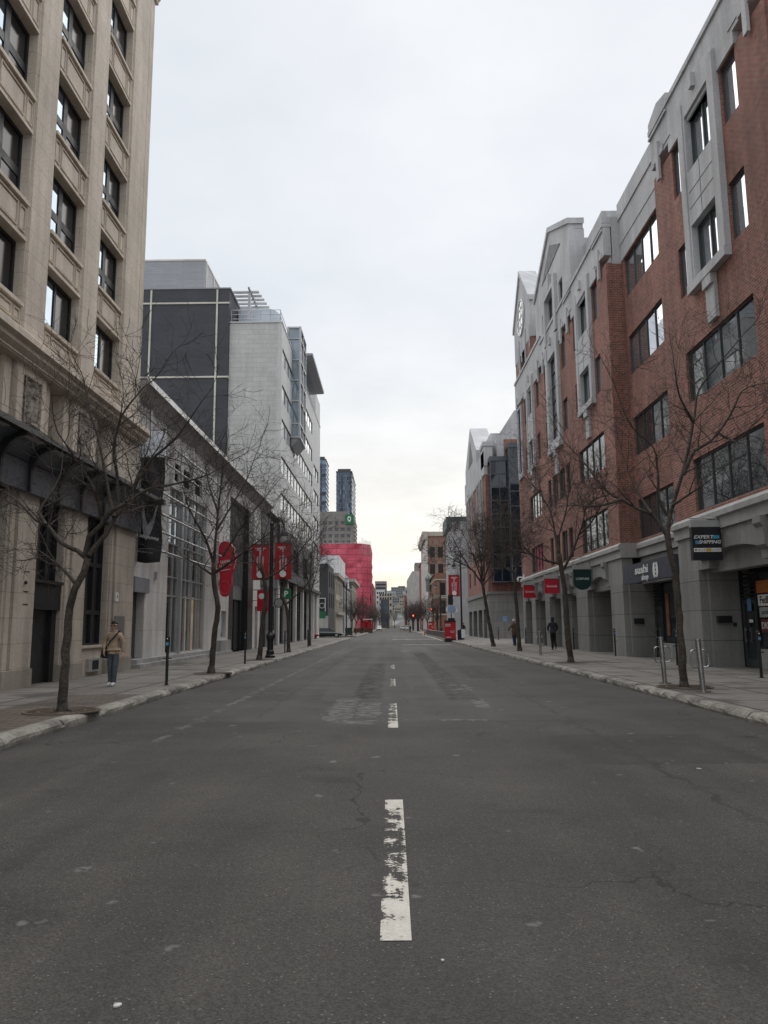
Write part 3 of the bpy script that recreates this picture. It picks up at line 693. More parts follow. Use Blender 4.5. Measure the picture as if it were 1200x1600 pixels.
# rooftop pod with barrel roof and sun pergola
q = MB(); pts = [(-13.6,27.6)]+[(-10.9+1.15*math.sin(a)-0, 28.75+1.35*math.cos(a)) for a in [i*PI/2/8 for i in range(9)]]+[(-9.75,27.6)]
q.prism([(-13.6,27.62),(-13.6,30.1)]+[(-10.9+1.2*math.sin(a), 28.9+1.2*math.cos(a)) for a in [i*PI/2/8 for i in range(9)]]+[(-9.7,27.62)], 'y', 66, 69.5)
pod = q.build('roof_pod', M('pod_white_metal', (.5,.55,.6), .35, metal=.3), wo)
q = MB(); q.box(-13.2,-12.3,65.93,66,27.8,28.6); q.box(-11.8,-10.9,65.93,66,27.8,28.6); q.build('pod_window', GLASSK, pod)
q = MB(); q.box(-12.45,-12.25, 64.4, 64.6, 27.62, 31.0)
q.build('pergola_post', GALV, wo)
for i in range(5):
    q = MB(); q.box(-14.2, -11.5+.1*i, 64.4+i*.82, 64.65+i*.82, 30.95, 31.1); q.build('pergola_slat', GALV, wo)
q = MB(); q.box(-12.4,-12.25, 63.9, 68.4, 31.11, 31.25); q.build('pergola_beam', GREYC, wo)
# two retail storeys under the offices
m = MB(); m.wall('x', WX+.04, -.3, 62.95, 91, 5.9, 10.0, [(66,68,6.6,8.8),(72,76,6.6,8.8),(80,84,6.6,8.8)]); m.box(WX+.04, WX+.25, 62.95, 98, 5.55, 5.895)
m.build('retail_cladding', DARKP, wo)
for (a,b) in ((66,68),(72,76),(80,84)): window(wo, -1, WX-.15, a, b, 6.6, 8.8, nv=2, gl=GLASSD)
m = MB(); m.wall('x', WX, -.3, 91.2, 98.4, .15, 9.95, [(92.2,95.0,.15,5.4)]); m.box(-13.6,WX-.9,62.95,98,.1,9.9)
for y in (62.95, 68.5, 74.5, 80.5, 86.5): m.box(WX-.5, WX-.02, y, y+.7, .15, 5.54)
m.build('retail_pier', SHOPC, wo)
for y in (63.65, 69.2, 75.2, 81.2): window(wo, -1, WX-.4, y, y+5.3, .15, 5.5, nv=3, zs=(3.2,), gl=GLASSD, fw=.1)
q = MB(); q.box(WX-.6, WX-.5, 92.2, 95, .15, 5.4); q.build('door', BLACKS, wo)

# dark annexe and grey penthouse behind the shop
da = thing('charcoal_building', 'charcoal clad building with thin pale bands and a grey penthouse, behind the low shop roof', 'building', (-17, 66, 0))
m = MB(); m.box(-24, -13.72, 62.6, 76, 0, 30.5); m.build('wall', DARKC, da)
q = MB()
LB = M('pale_band', (.55,.53,.46), .6)
for z in (29.2, 22.6, 15.6): q.box(-24, -13.70, 62.52, 62.6, z-.07, z+.07)
for x in (-20.45, -14.75): q.box(x-.07, x+.07, 62.50, 62.59, 8, 30.4)
q.box(-13.72, -13.66, 62.6, 63.2, 22.5, 22.7)
q.build('pale_band', LB, da)
q = MB(); q.box(-24.1, -13.6, 62.55, 76, 30.5, 30.6); q.build('coping', GREYC, da)
m = MB(); m.box(-27, -17.0, 67, 84, 30.6, 35.3); ph = m.build('penthouse', GREYC, da)
q = MB(); q.box(-27.05, -16.95, 66.95, 84, 35.3, 35.45)
for i in range(4): q.box(-17.0, -16.93, 67.3+i*3, 67.5+i*3, 30.6, 35.3)
q.build('penthouse_trim', LB, ph)

# ================================================================== generic town buildings further off
def block(name, label, x0, x1, y0, y1, h, wall, cat='building', rows=(), face_near=None, face_street=None, cornice=None, roof=None, gl=GLASSD, fr=FRAME, street=+1, z0=None):
    """box building; face_near = list of (x,w) window columns on the face towards the camera, face_street = list of (y,w) on the street side"""
    g = gz((y0+y1)/2) - .1 if z0 is None else z0
    rt = thing(name, label, cat, ((x0+x1)/2, (y0+y1)/2, g))
    xs = x1 if street > 0 else x0
    hn = [(x-w/2, x+w/2, g+a, g+b) for (x,w) in (face_near or []) for (a,b) in rows]
    hs = [(y-w/2, y+w/2, g+a, g+b) for (y,w) in (face_street or []) for (a,b) in rows]
    m = MB(); m.wall('y', y0, .3, x0 + (0 if street > 0 else .31), x1 - (.31 if street > 0 else 0), g, g+h, hn); m.wall('x', xs, -.3*street, y0, y1, g, g+h, hs)
    m.box(x0+.31, x1-.31, y0+.31, y1, g, g+h-.02); m.box(x0, x1, y0, y1, g+h, g+h+.06)
    m.build('wall', wall, rt)
    for (a,b,c,d) in hn:
        f = MB(); t_ = .07; yy = y0+.2
        f.box(a,a+t_,yy-.06,yy+.02,c,d); f.box(b-t_,b,yy-.06,yy+.02,c,d); f.box(a+t_,b-t_,yy-.06,yy+.02,c,c+t_); f.box(a+t_,b-t_,yy-.06,yy+.02,d-t_,d); f.box((a+b)/2-.03,(a+b)/2+.03,yy-.055,yy+.02,c+t_,d-t_)
        wi = f.build('window', fr, rt)
        p = MB(); p.quad((a+t_,yy,c+t_),(b-t_,yy,c+t_),(b-t_,yy,d-t_),(a+t_,yy,d-t_)); p.build('pane', gl, wi)
    for (a,b,c,d) in hs: window(rt, -street, xs-.2*street, a, b, c, d, nv=2, gl=gl, fr=fr)
    if cornice:
        m = MB(); pr = cornice
        m.box(x0-.3, x1+.3, y0-.4, y1+.4, g+h-.9, g+h-.5); m.box(x0-.7, x1+.7, y0-.8, y1+.8, g+h-.5, g+h+.25); m.build('cornice', pr, rt)
    if roof:
        m = MB(); m.box(x0+roof[0], x1-roof[0], y0+1, y1-1, g+h+.06, g+h+roof[1]); m.build('roof_plant_room', roof[2], rt)
    return rt
def cols(a, b, n, w): return [(a+(b-a)*(i+.5)/n, w) for i in range(n)]

CREAM = M('cream_stone', (.40,.36,.30), .85, var=.12, streak=.2)
PALE = M('pale_concrete', (.40,.39,.36), .85, var=.1, streak=.2)
TAUPE = M('taupe_concrete', (.22,.20,.19), .85, var=.1)
GREYW = M('grey_render', (.34,.34,.345), .85, var=.1, streak=.15)
# left side, beyond the side street
bd = block('brick_shop_house', 'narrow dark grey brick house with bare end wall, behind the parked dark car', -19, -9.7, 118, 130, 11.2, M('dark_grey_brick', (.075,.075,.08), .9, var=.15, joint=(.5,.16,.02)), rows=[(4.6,6.9),(7.8,10.2)], face_street=cols(119,130,3,1.6))
m = MB(); m.box(-19, -9.65, 118.0, 118.0-.08, .0, 3.2); m.build('base_band', PALE, bd)
m = MB(); m.box(-11.1, -10.05, 117.8, 117.98, 3.5, 5.9); w1 = m.build('poster_board', WHITEM, bd)
m = MB(); m.box(-11.0, -10.15, 117.76, 117.8, 3.6, 5.8); m.build('poster', BLACKS, w1)
m = MB(); m.text('O', 1.3, (-10.58,117.75,4.7), (1,0,0), (0,0,1), .01); m.build('poster_lettering', GALV, w1)
b2 = block('white_shop_house', 'white gabled house end with cream three-storey front, next to the dark brick house', -22, -9.4, 130.2, 149, 10.6, CREAM, rows=[(4.3,6.3),(7.2,9.3)], face_street=cols(131,148,5,1.8))
m = MB(); m.box(-24, -9.0, 132, 150, 10.7, 13.7); m.build('attic_wall', M('white_render', (.62,.62,.62), .8, streak=.15), b2)
m = MB(); m.box(-22.3,-8.9,130.1,149,10.0,10.5); m.box(-22,-8.95,130.3,148.9,3.6,4.1); m.build('cornice', CREAM, b2)
b3 = block('slate_roof_house', 'house with dark slate mansard roof and white dormer, right of the white house', -22, -9.2, 150.5, 172, 9.2, GREYW, rows=[(4.0,5.9),(6.7,8.6)], face_street=cols(151,171,6,1.7))
m = MB(); m.prism([(-22,9.27),(-9.0,9.27),(-9.9,12.6),(-22,12.6)], 'y', 150.4, 172); m.build('mansard_roof', DARKC, b3)
m = MB(); m.box(-10.2,-8.9,158,162,9.3,11.4); m.prism([(-10.4,11.4),(-8.7,11.4),(-9.6,12.3)], 'y', 157.8, 162.2); m.build('dormer', WHITEM, b3)
b4 = block('beige_shop_house', 'beige stone house with rounded corner before the red netted scaffold', -22, -8.8, 173, 196, 12.0, CREAM, rows=[(4.0,6.2),(7.2,9.8)], face_street=cols(174,195,6,1.8), cornice=CREAM)
# red scaffold-netted tower
rn = thing('netted_scaffold_building', 'tall building wrapped in bright red scaffold netting, far left of the street', 'building', (-16, 270, 0))
NET = M('red_scaffold_net', (.52,.035,.075), .75, var=.10, vs=.12, fine=.05, streak=.18, bump=.1)
m, t, b = newmat('red_netting'); pos = t.add('ShaderNodeNewGeometry').outputs['Position']; sep = t.add('ShaderNodeSeparateXYZ', ins={0: pos})
gl_ = t.math('LESS_THAN', t.math('PINGPONG', sep.outputs[2], 1.0), .16)
u = t.math('ADD', sep.outputs[0], sep.outputs[1]); gv = t.math('LESS_THAN', t.math('PINGPONG', u, 1.5), .10)
c = t.mix(t.rng(t.noise(pos, .18, 4, .6), .35, .65, 0, 1), (.44,.055,.088), (.68,.135,.185)); c = t.mix(t.math('MULTIPLY', t.math('MAXIMUM', gl_, gv), .55), c, (.24,.03,.05))
t.l.new(c, b.inputs['Base Color']); b.inputs['Roughness'].default_value = .8; NETM = m
g = MB(); NX, NZ = 26, 18
def netface(f):
    n = len(g.v)
    for j in range(NZ+1):
        for i in range(NX+1):
            u, v = i/NX, j/NZ; g.v.append(f(u, v, .35*math.sin(v*PI*7)**2*math.sin(u*23+v*5) + R.uniform(-.06,.06)))
    for j in range(NZ):
        for i in range(NX):
            q = n+j*(NX+1)+i; g.face((q,q+1,q+NX+2,q+NX+1))
H_ = 27.5
netface(lambda u,v,d: (-34+24.7*u, 242+d, H_*v)); netface(lambda u,v,d: (-9.3+2.7*u+d, 242+4*u, H_*v)); netface(lambda u,v,d: (-6.6+d, 246+16*u, H_*v))
g.build('netting', NETM, rn)
m = MB(); m.box(-33.5,-9.6,242.8,262,0,26.5); m.box(-9.6,-7.2,246.5,262,0,26.5); m.build('wall', TAUPE, rn)
m = MB()
for i in range(9): m.bar((-33+i*2.9,242.2,24),( -33+i*2.9,242.2,28.2+R.uniform(0,2.2)), .07, 5)
for i in range(8): m.bar((-9.2+i*.36,242.2+i*.5,24),(-9.2+i*.36,242.2+i*.5,28.2+R.uniform(0,1.5)), .07, 5)
m.bar((-34,242.2,27.7),(-9.8,242.2,27.7),.06,5); m.build('scaffold_pole', GALV, rn)
# buildings closing the left side further on
block('dark_corner_building', 'slim dark brick building just right of the red netting, far off', -24, -7.6, 318, 360, 19, BRICKR, rows=[(5,8),(10,13),(15,17.5)], face_street=cols(320,358,6,2))
block('grey_topped_building', 'dark grey flat-topped tower above a white band, far end of the street', -11.8, -3.4, 560, 600, 32, TAUPE, rows=[(24,25.2),(26.5,27.6),(29,30)], face_near=cols(-11.6,-3.6,1,7))
block('white_band_building', 'white office slab with a row of square windows below the grey flat-topped tower', -11, -4.6, 548, 556, 25.5, WHITEP, rows=[(16,17.4),(19.5,21),(22.6,24)], face_near=cols(-10.6,-5,4,1.0))
block('cream_end_building', 'cream stone building with small windows closing the far left side', -8.2, .6, 500, 540, 20.6, CREAM, rows=[(9,10.8),(13,14.8),(17,18.8),(19.6,21.2)], face_near=cols(-7.8,.3,5,1.0))
block('dark_glazed_building', 'dark grey building with tall bluish windows low on the far left side', -6.0, -1.3, 430, 455, 15.7, DARKP, rows=[(3.5,6),(7,9.3),(10.2,12.4),(13.2,14.8)], face_near=cols(-5.7,-1.6,3,.95), gl=GLASSB)
# towers
def tower(name, label, x0, x1, y0, y1, h, nfl, gl, cap):
    rt = thing(name, label, 'tower', ((x0+x1)/2, (y0+y1)/2, 0))
    m = MB(); m.box(x0+.4, x1-.4, y0+.4, y1, 0, h); m.build('core', GLASSK, rt)
    fh = h/nfl
    for k in range(nfl):
        if k*fh < h*.35: continue
        s_ = MB(); s_.box(x0, x1, y0, y1, k*fh, k*fh+.55); s_.build('floor_slab', cap, rt)
    p = MB(); n = 9
    for i in range(n):
        a = x0+(x1-x0)*i/n; e = x0+(x1-x0)*(i+1)/n
        for k in range(nfl):
            p.m = R.choice((0,0,1,2)); q = R.uniform(.15,.3)
            p.quad((a+.15,y0+q,k*fh+.56),(e-.15,y0+q,k*fh+.56),(e-.15,y0+q,k*fh+fh),(a+.15,y0+q,k*fh+fh))
            if i < 6: p.quad((x1-q,y0+(y1-y0)*i/6+.2,k*fh+.56),(x1-q,y0+(y1-y0)*(i+1)/6-.2,k*fh+.56),(x1-q,y0+(y1-y0)*(i+1)/6-.2,k*fh+fh),(x1-q,y0+(y1-y0)*i/6+.2,k*fh+fh))
    tag(p.build('glazing', [gl, G('dark_blue_pane_'+name, (.015,.035,.07), .1, 1.5), G('tower_pane_'+name, (.10,.19,.30), .08, 1.9)], rt), kind='stuff')
    m = MB(); m.box(x0+1.2, x1-1.2, y0+1, y1-1, h, h+2.6); m.box(x0-.1,x1+.1,y0-.1,y1+.1,h-.01,h+.7); m.build('roof_plant_room', DARKP, rt)
    for i in range(4):
        v = MB(); a = x0+(x1-x0)*(i+.5)/4; v.box(a-.35, a+.35, y0-.25, y0+.0, h*.35, h*.98); v.build('fin', DARKP if i % 2 else cap, rt)
    return rt
GS = M('tower_slab_edge', (.17,.21,.27), .6)
tower('glass_tower', 'dark blue glass apartment tower with flat top behind the concrete hotel, full width in view', -40.3, -28.4, 560, 619, 115, 34, GLASSB, GS)
tower('glass_tower', 'dark blue glass tower partly hidden by the white office building', -75, -46, 540, 565, 120, 36, GLASSB, GS)
ht = block('concrete_hotel', 'broad taupe concrete building with square windows and a green rooftop sign', -52, -20.3, 420, 445, 62, TAUPE, rows=[(35+i*3.6, 37+i*3.6) for i in range(7)], face_near=cols(-45,-21.5,7,2.2), roof=(3,2.2,TAUPE), gl=G('hotel_glass', (.10,.10,.105), .3, 1.4), fr=TAUPE)
m = MB(); m.box(-25.0,-20.6,419.2,419.95,57.2,62.8); sg = m.build('roof_sign', GREEN, ht)
m = MB()
for i in range(24):
    a, e = 2*PI*i/24, 2*PI*(i+1)/24
    for (ra, rb, xx) in ((1.15,.75,0),):
        m.quad((-22.85+ra*math.cos(a)*.85,419.15,60.2+ra*math.sin(a)*1.3),(-22.85+ra*math.cos(e)*.85,419.15,60.2+ra*math.sin(e)*1.3),(-22.85+rb*math.cos(e)*.7,419.15,60.2+rb*math.sin(e)*1.1),(-22.85+rb*math.cos(a)*.7,419.15,60.2+rb*math.sin(a)*1.1))
m.box(-22.9,-22.4,419.1,419.16,58.5,59.3); m.build('sign_emblem', WHITE, sg)
m = MB()
for k in range(12): m.box(-20.3, -19.6, 421, 445, 33+k*2.3, 34.2+k*2.3)
m.build('side_balcony', CREAM, ht)
# ================================================================== right: red brick building with precast bays
rb = thing('brick_building', 'long red brick building with grey precast window bays, gables and shop arches, right side', 'building', (10.6, 38, 0))
RX, RB = 10.6, 11.4
FLO = [(5.42,7.25),(9.28,11.12),(13.2,15.1),(17.05,19.02)]
MODS = [(8.0,3.3,12.3),(23.85,19.3,28.4),(39.75,35.4,44.1),(47.7,44.1,51.5),(55.75,51.5,62.4)]
def wallseg(X, y0, y1, z0, z1, holes, mat=BRICK, t=.32, nm='wall'):
    m = MB(); m.wall('x', X, t, y0, y1, z0, z1, holes); return m.build(nm, mat, rb)
m = MB()
m.box(RB+.95, 30, 3.3, 62.35, 5.0, 21.0); m.box(RX+1.65, RB+.96, 62.3, 62.4, 0, 19); m.box(RB+.96, 30, 62.35, 62.39, 0, 21)
m.build('core', DARK, rb)
for (yc, a, b) in MODS:
    D = abs(yc-47.7) < .1; sw = []
    big = [(yc-2.58, yc+2.58)]
    holes = []
    for k in (0, 1):
        z0, z1 = FLO[k]
        if D: gs = [(yc-3.2,yc-2.2),(yc-1.75,yc-.25),(yc+.25,yc+1.75),(yc+2.2,yc+3.2)]
        elif yc > 50: gs = [(yc-2.4, yc+2.0)]
        else: gs = big
        for (c, d) in gs:
            holes.append((c,d,z0,z1))
            window(rb, 1, RX+.13, c, d, z0, z1, gl=GLASSM, nv=4 if d-c > 4 else 2 if d-c > 1.2 else 1, fr=FRAMEG, fw=.05, mw=.055, dep=.05)
    for k in (2, 3):
        z0, z1 = FLO[k]
        offs = ((-3.25,-2.1),(2.3,3.1)) if D else ((-2.65,-1.58),(1.62,2.65)) if yc < 50 else ((-2.85,-1.8),(2.0,3.0))
        for (c, d) in offs:
            holes.append((yc+c,yc+d,z0,z1)); window(rb, 1, RX+.13, yc+c, yc+d, z0, z1, nv=1, fr=FRAMEG, fw=.05, dep=.05)
    fz0, fz1, hw, iw = (12.5, 19.75, 1.8, 1.12) if D else (12.85, 19.9, 1.5, .97)
    if yc > 50: hw, iw = 1.25, .82
    wins = [(yc-iw,yc+iw,13.2,18.75)] if D else [(yc-iw,yc+iw,13.25,15.12),(yc-iw,yc+iw,17.08,19.2)]
    holes.append((yc-hw+.05, yc+hw-.05, fz0+.05, 19.05))
    if yc > 50: holes.append((60.0,61.35,13.6,18.9))
    wallseg(RX, a, b, 5.30, 19.05, holes)
    # precast surround, one piece with its sunk spandrel
    m = MB(); m.wall('x', RX-.16, .45, yc-hw, yc+hw, fz0, fz1, wins)
    if not D:
        m.box(RX-.162, RX-.12, yc-iw, yc-iw+.02, 15.2, 17.0); m.box(RX-.162,RX-.12, yc+iw-.02, yc+iw, 15.2, 17.0)
    m.prism([(yc-hw+.1,fz1),(yc+hw-.1,fz1),(yc+.45,fz1+.42),(yc-.45,fz1+.42)], 'x', RX-.158, RX+.1)
    m.box(RX-.24, RX-.162, yc-hw, yc+hw, fz0, fz0+.32)
    m.box(RX-.20, RX-.161, yc-hw, yc-iw-.12, fz0+.33, fz1-.1); m.box(RX-.20, RX-.161, yc+iw+.12, yc+hw, fz0+.33, fz1-.1)
    m.box(RX-.3, RX-.162, yc-.12, yc+.12, fz1-.25, fz1+.25)
    m.box(RX-.22, RX-.0, yc-.33, yc+.33, fz0-.36, fz0-.003); m.box(RX-.12, RX-.0, yc-.33, yc+.33, fz0-1.5, fz0-.37)
    bay = m.build('precast_surround', CONC, rb)
    if not D:
        sp_ = MB(); sp_.box(RX-.172, RX-.165, yc-iw+.02, yc+iw-.02, 15.74, 15.76); sp_.box(RX-.172, RX-.165, yc-iw+.02, yc+iw-.02, 16.32, 16.34); sp_.box(RX-.172,RX-.165, yc-.01, yc+.01, 15.15, 17.05)
        sp_.build('spandrel_joint', DARKP, bay)
    for (c, d, z0, z1) in wins:
        if D: window(rb, 1, RX+.14, c, d, z0, z1, nv=2, zs=tuple(z0+(z1-z0)*i/6 for i in range(1,6)), fr=FRAMEG, mw=.07)
        else: window(rb, 1, RX+.14, c, d, z0, z1, nv=2, fr=FRAMEG, mw=.07)
    if yc > 50:
        window(rb, 1, RX+.14, 60.0, 61.35, 13.6, 18.9, nv=1, zs=(15.2,17), fr=FRAMEG)
        m = MB(); m.wall('x', RX-.14, .2, 59.7, 61.7, 13.2, 19.06, [(60.0,61.35,13.6,18.9)]); m.build('precast_surround', CONC, rb)
    # precast parapet with stepped foot and pendants
    m = MB()
    top = 21.1 if yc < 50 else 21.6
    m.box(RX-.07, RX+.3, a, b, 19.45, top); m.box(RX-.07, RX+.3, yc-2.75, yc+2.75, 19.052, 19.448)
    m.box(RX-.14, RX+.35, a-.02 if yc < 45 else a, b+.02 if yc < 42 else b, top-.18, top+.02)
    for e in (a+.85, b-.85):
        m.box(RX-.17, RX-.072, e-.13, e+.13, 18.55, 20.1); m.box(RX-.12, RX-.073, e-.5, e+.5, 19.46, 19.75)
    for d in (-2.9, 2.9): m.box(RX-.10, RX-.071, yc+d-.4, yc+d+.4, 19.62, 19.66)
    for j in range(1, 5): m.box(RX-.074, RX-.070, a+(b-a)*j/5-.008, a+(b-a)*j/5+.008, 19.46, top-.2)
    if yc < 45:
        for (e0, e1) in ((a, a+1.9), (b-1.9, b)):
            m.prism([(e0-.03,top+.023),(e1+.03,top+.023),(e1+.03,top+.35),((e0+e1)/2,top+.62),(e0-.03,top+.35)], 'x', RX-.1, RX+.34)
            m.box(RX-.15, RX-.075, e0, e1, top-.4, top-.3)
    m.build('parapet', CONC, rb)
    # return walls to the recessed links
    if yc < 45:
        for e, in ((a,), (b,)):
            if abs(e-44.1) < .2: continue
            s_ = MB(); q = e if e == a else e
            s_.box(RX+.325, RB+.9, q+.002 if e == a else q-.30, q+.30 if e == a else q-.002, 5.31, 19.0); s_.build('return_wall', BRICK, rb)
            s_ = MB(); s_.box(RX+.355, RB+.9, q-.004 if e == a else q-.31, q+.31 if e == a else q+.004, 19.0, top+.36); s_.build('return_parapet', CONC, rb)
for (a, b) in ((12.3,19.3),(28.4,35.4)):
    yc = (a+b)/2 + .9*(1 if a > 20 else 0); holes = []
    for (z0, z1) in FLO:
        c, d = (30.52, 35.05) if a > 20 else (14, 18.5)
        holes.append((c,d,z0,z1)); window(rb, 1, RB+.13, c, d, z0, z1, gl=GLASSM if z0 < 12 else GLASS, nv=4, fr=FRAMEG, fw=.05, mw=.055, dep=.05)
    wallseg(RB, a, b, 5.30, 19.06, holes)
    m = MB(); m.box(RB-.06, RB+.3, a+.01, b-.01, 19.065, 22.0); m.box(RB-.12, RB+.3, a+.01, b-.01, 21.2, 22.05); m.box(RB-.09, RB-.061, a+.01, b-.01, 19.9, 19.96)
    m.build('parapet', CONC, rb)
# attic storey, big gable over the middle bay
m = MB(); ga, gb = 42.3, 53.0
aw = [(45.9+.85,48.95-.1,20.95,22.95),(44.45,45.5,20.85,22.7),(49.85,50.7,20.95,22.7)]
m.wall('x', RX+.0, .35, ga, gb, 21.12, 24.6, aw, back=True)
m.prism([(ga,24.6),(gb,24.6),(gb,24.7),(47.65,27.25),(ga,24.95)], 'x', RX+.02, RX+.85)
m.box(RX+.35, RX+.9, ga, ga+.3, 20.9, 24.62); m.box(RX+.88, RX+3.2, 38.6, 57, 20.6, 23.6); m.box(RX+.9, RX+4, ga+.3, gb, 20.6, 24.2)
m.prism([(ga-.1,24.9),(47.65,27.25),(gb+.1,24.6),(gb+.1,24.95),(47.65,27.6),(ga-.1,25.25)], 'x', RX-.1, RX+.9)
for z in (22.0, 22.9, 23.8): m.box(RX-.005, RX+.9, ga-.004, ga+.01, z-.015, z+.015)
m.box(RX-.2, RX-.002, 45.9, 46.5, 19.9, 23.6); m.box(RX-.2, RX-.002, 49.0, 49.5, 19.9, 23.4); m.box(RX-.2, RX-.003, 46.5, 49.0, 22.97, 23.3)
m.box(RX-.22,RX-.003,47.5,47.75,23.3,24.3)
gab = m.build('gable', CONC, rb)
q = MB(); q.prism([(44.6,24.9),(50.4,24.75),(47.55,26.3)], 'x', RX-.015, RX+.015); q.build('gable_recess', DARKP, gab)
for (a,b,c,d) in aw: window(rb, 1, RX+.2, a, b, c, d, nv=1 if b-a < 1.2 else 2, fr=FRAMEG)
# far end pavilion with round window
m = MB(); m.wall('x', RX-.05, .4, 54.8, 61.7, 21.62, 22.9, [(56.9,59.3,21.65,22.9)]); m.box(RX+.35, RX+4.5, 54.8, 55.1, 19.5, 23.0)
m.build('pavilion_wall', BRICK, rb)
m = MB(); m.prism([(54.75,22.9),(61.75,22.9),(61.75,25.9),(58.25,29.3),(54.75,25.9)], 'x', RX-.08, RX+1.0)
m.prism([(54.6,25.7),(58.25,29.25),(61.9,25.7),(61.9,26.1),(58.25,29.7),(54.6,26.1)], 'x', RX-.2, RX+1.2)
m.box(RX+1.0, RX+4.5, 54.8, 61.7, 22.9, 25.85)
for j in range(4): m.box(RX-.12, RX-.081, 55+1.7*j, 55.25+1.7*j, 22.2, 23.9)
m.box(RX-.16,RX-.06,56.6,56.9,21.4,24.2); m.box(RX-.16,RX-.06,59.3,59.6,21.4,24.2)
pv = m.build('pavilion_gable', CONC, rb)
m = MB(); m.prism([(54.7,25.95),(61.8,25.95),(61.5,27.2),(58.25,29.2),(55,27.2)], 'x', RX+1.21, RX+5); m.build('pavilion_roof', ROOFM, pv)
q = MB(); q.lathe([(.0,0),(1.35,0),(1.35,.05),(0,.05)], (RX-.14, 58.25, 25.75), 28, 'x'); rw = q.build('round_window', G('round_window_glass', (.35,.38,.4), .05, 2.2), rb)
q = MB()
for k in range(28):
    a0, a1 = 2*PI*k/28, 2*PI*(k+1)/28
    q.bar((RX-.15, 58.25+1.38*math.cos(a0), 25.75+1.38*math.sin(a0)), (RX-.15, 58.25+1.38*math.cos(a1), 25.75+1.38*math.sin(a1)), .07, 5)
for k in (-.7,0,.7): q.box(RX-.17,RX-.141,58.25+k-.03,58.25+k+.03,25.75-math.sqrt(1.8-k*k),25.75+math.sqrt(1.8-k*k)); q.box(RX-.175,RX-.142,58.25-math.sqrt(1.8-k*k),58.25+math.sqrt(1.8-k*k),25.72+k,25.78+k)
q.build('frame', WHITEM, rw)
window(rb, 1, RX+.2, 56.9, 59.3, 21.65, 22.9, nv=2, fr=FRAMEG)
# string course with sloped top, following the recesses
SCST = M('string_course_stone', (.33,.325,.31), .85, var=.15, streak=.15)
def course(X, a, b):
    m = MB(); m.prism([(X+.3,4.62),(X-.06,4.62),(X-.06,4.95),(X-.16,5.0),(X-.16,5.17),(X-.03,5.302),(X+.3,5.302)], 'y', a, b)
    return m.build('string_course', SCST, rb)
for (yc,a,b) in MODS: course(RX, a-.14 if yc < 40 else a, b+.14 if yc < 40 or yc > 50 else b)
course(RB, 12.45, 19.15); course(RB, 28.55, 35.25)
for q_ in (28.4, 35.4): m = MB(); m.box(RX+.3, RB+.3, q_-.13, q_+.13, 4.62, 5.29); m.build('string_return', SCST, rb)
# ground floor: coursed precast piers and flat arches
PIERS = [(3.3,5.0),(10.2,12.3),(19.3,21.2),(26.6,28.4),(35.4,37.4),(41.85,44.35),(47.0,48.5),(51.9,53.4),(57.0,58.6),(61.2,62.4)]
for (a, b) in PIERS:
    m = MB(); m.box(RX, RX+1.6, a, b, .1, 3.42); m.box(RX+.25, RX+1.6, b+.002 if a > 100 else a-.22, a-.002, .1, 3.42); m.box(RX+.25, RX+1.6, b+.002, b+.22, .1, 3.42)
    m.build('pier', CONCJ, rb)
def archpanel(a, b, lo=3.42, zs=3.72, crown=4.0):
    m = MB(); n = 18; ya, yb = a+.85, b-.85
    arc = [(yb-(yb-ya)*i/n, zs+(crown-zs)*(math.sin(PI*i/n)**.6)) for i in range(n+1)]
    poly = [(a,lo+.003),(ya,lo+.003)]+[(p[0],p[1]) for p in reversed(arc)]+[(yb,lo+.003),(b,lo+.003),(b,4.618),(a,4.618)]
    m.prism(poly, 'x', RX+.02, RX+.4)
    for q, sg_ in ((a+.3,-1), (b-.3,1)): m.prism([(q-.012,3.5),(q+.012,3.5),(q+.012+.16*sg_*-1,4.6),(q-.012+.16*sg_*-1,4.6)], 'x', RX+.010, RX+.03)
    for q in (a+(b-a)*.4, b-(b-a)*.4): m.box(RX+.012, RX+.03, q-.01, q+.01, crown+.02, 4.6)
    for k in (ya-.28, yb+.28):
        m.prism([(RX-.02,zs-.02),(RX-.12,zs+.08),(RX-.12,4.3),(RX-.20,4.42),(RX-.20,4.615),(RX+.1,4.615),(RX+.1,zs-.02)], 'y', k-.24, k+.24)
    m.box(RX+.3, RX+.75, a, b, 3.3, 4.55)
    m.build('arch', CONCB, rb)
ARCH = [(21.2,26.6),(37.4,41.85),(44.35,47.0),(48.5,51.9),(53.4,57.0),(58.6,61.2),(5.0,10.2)]
for (a, b) in ARCH: archpanel(a, b)
for (a, b) in PIERS:
    m = MB(); m.box(RX+.015, RX+.5, a, b, 3.425, 4.615); m.build('pier_head', CONCB, rb)
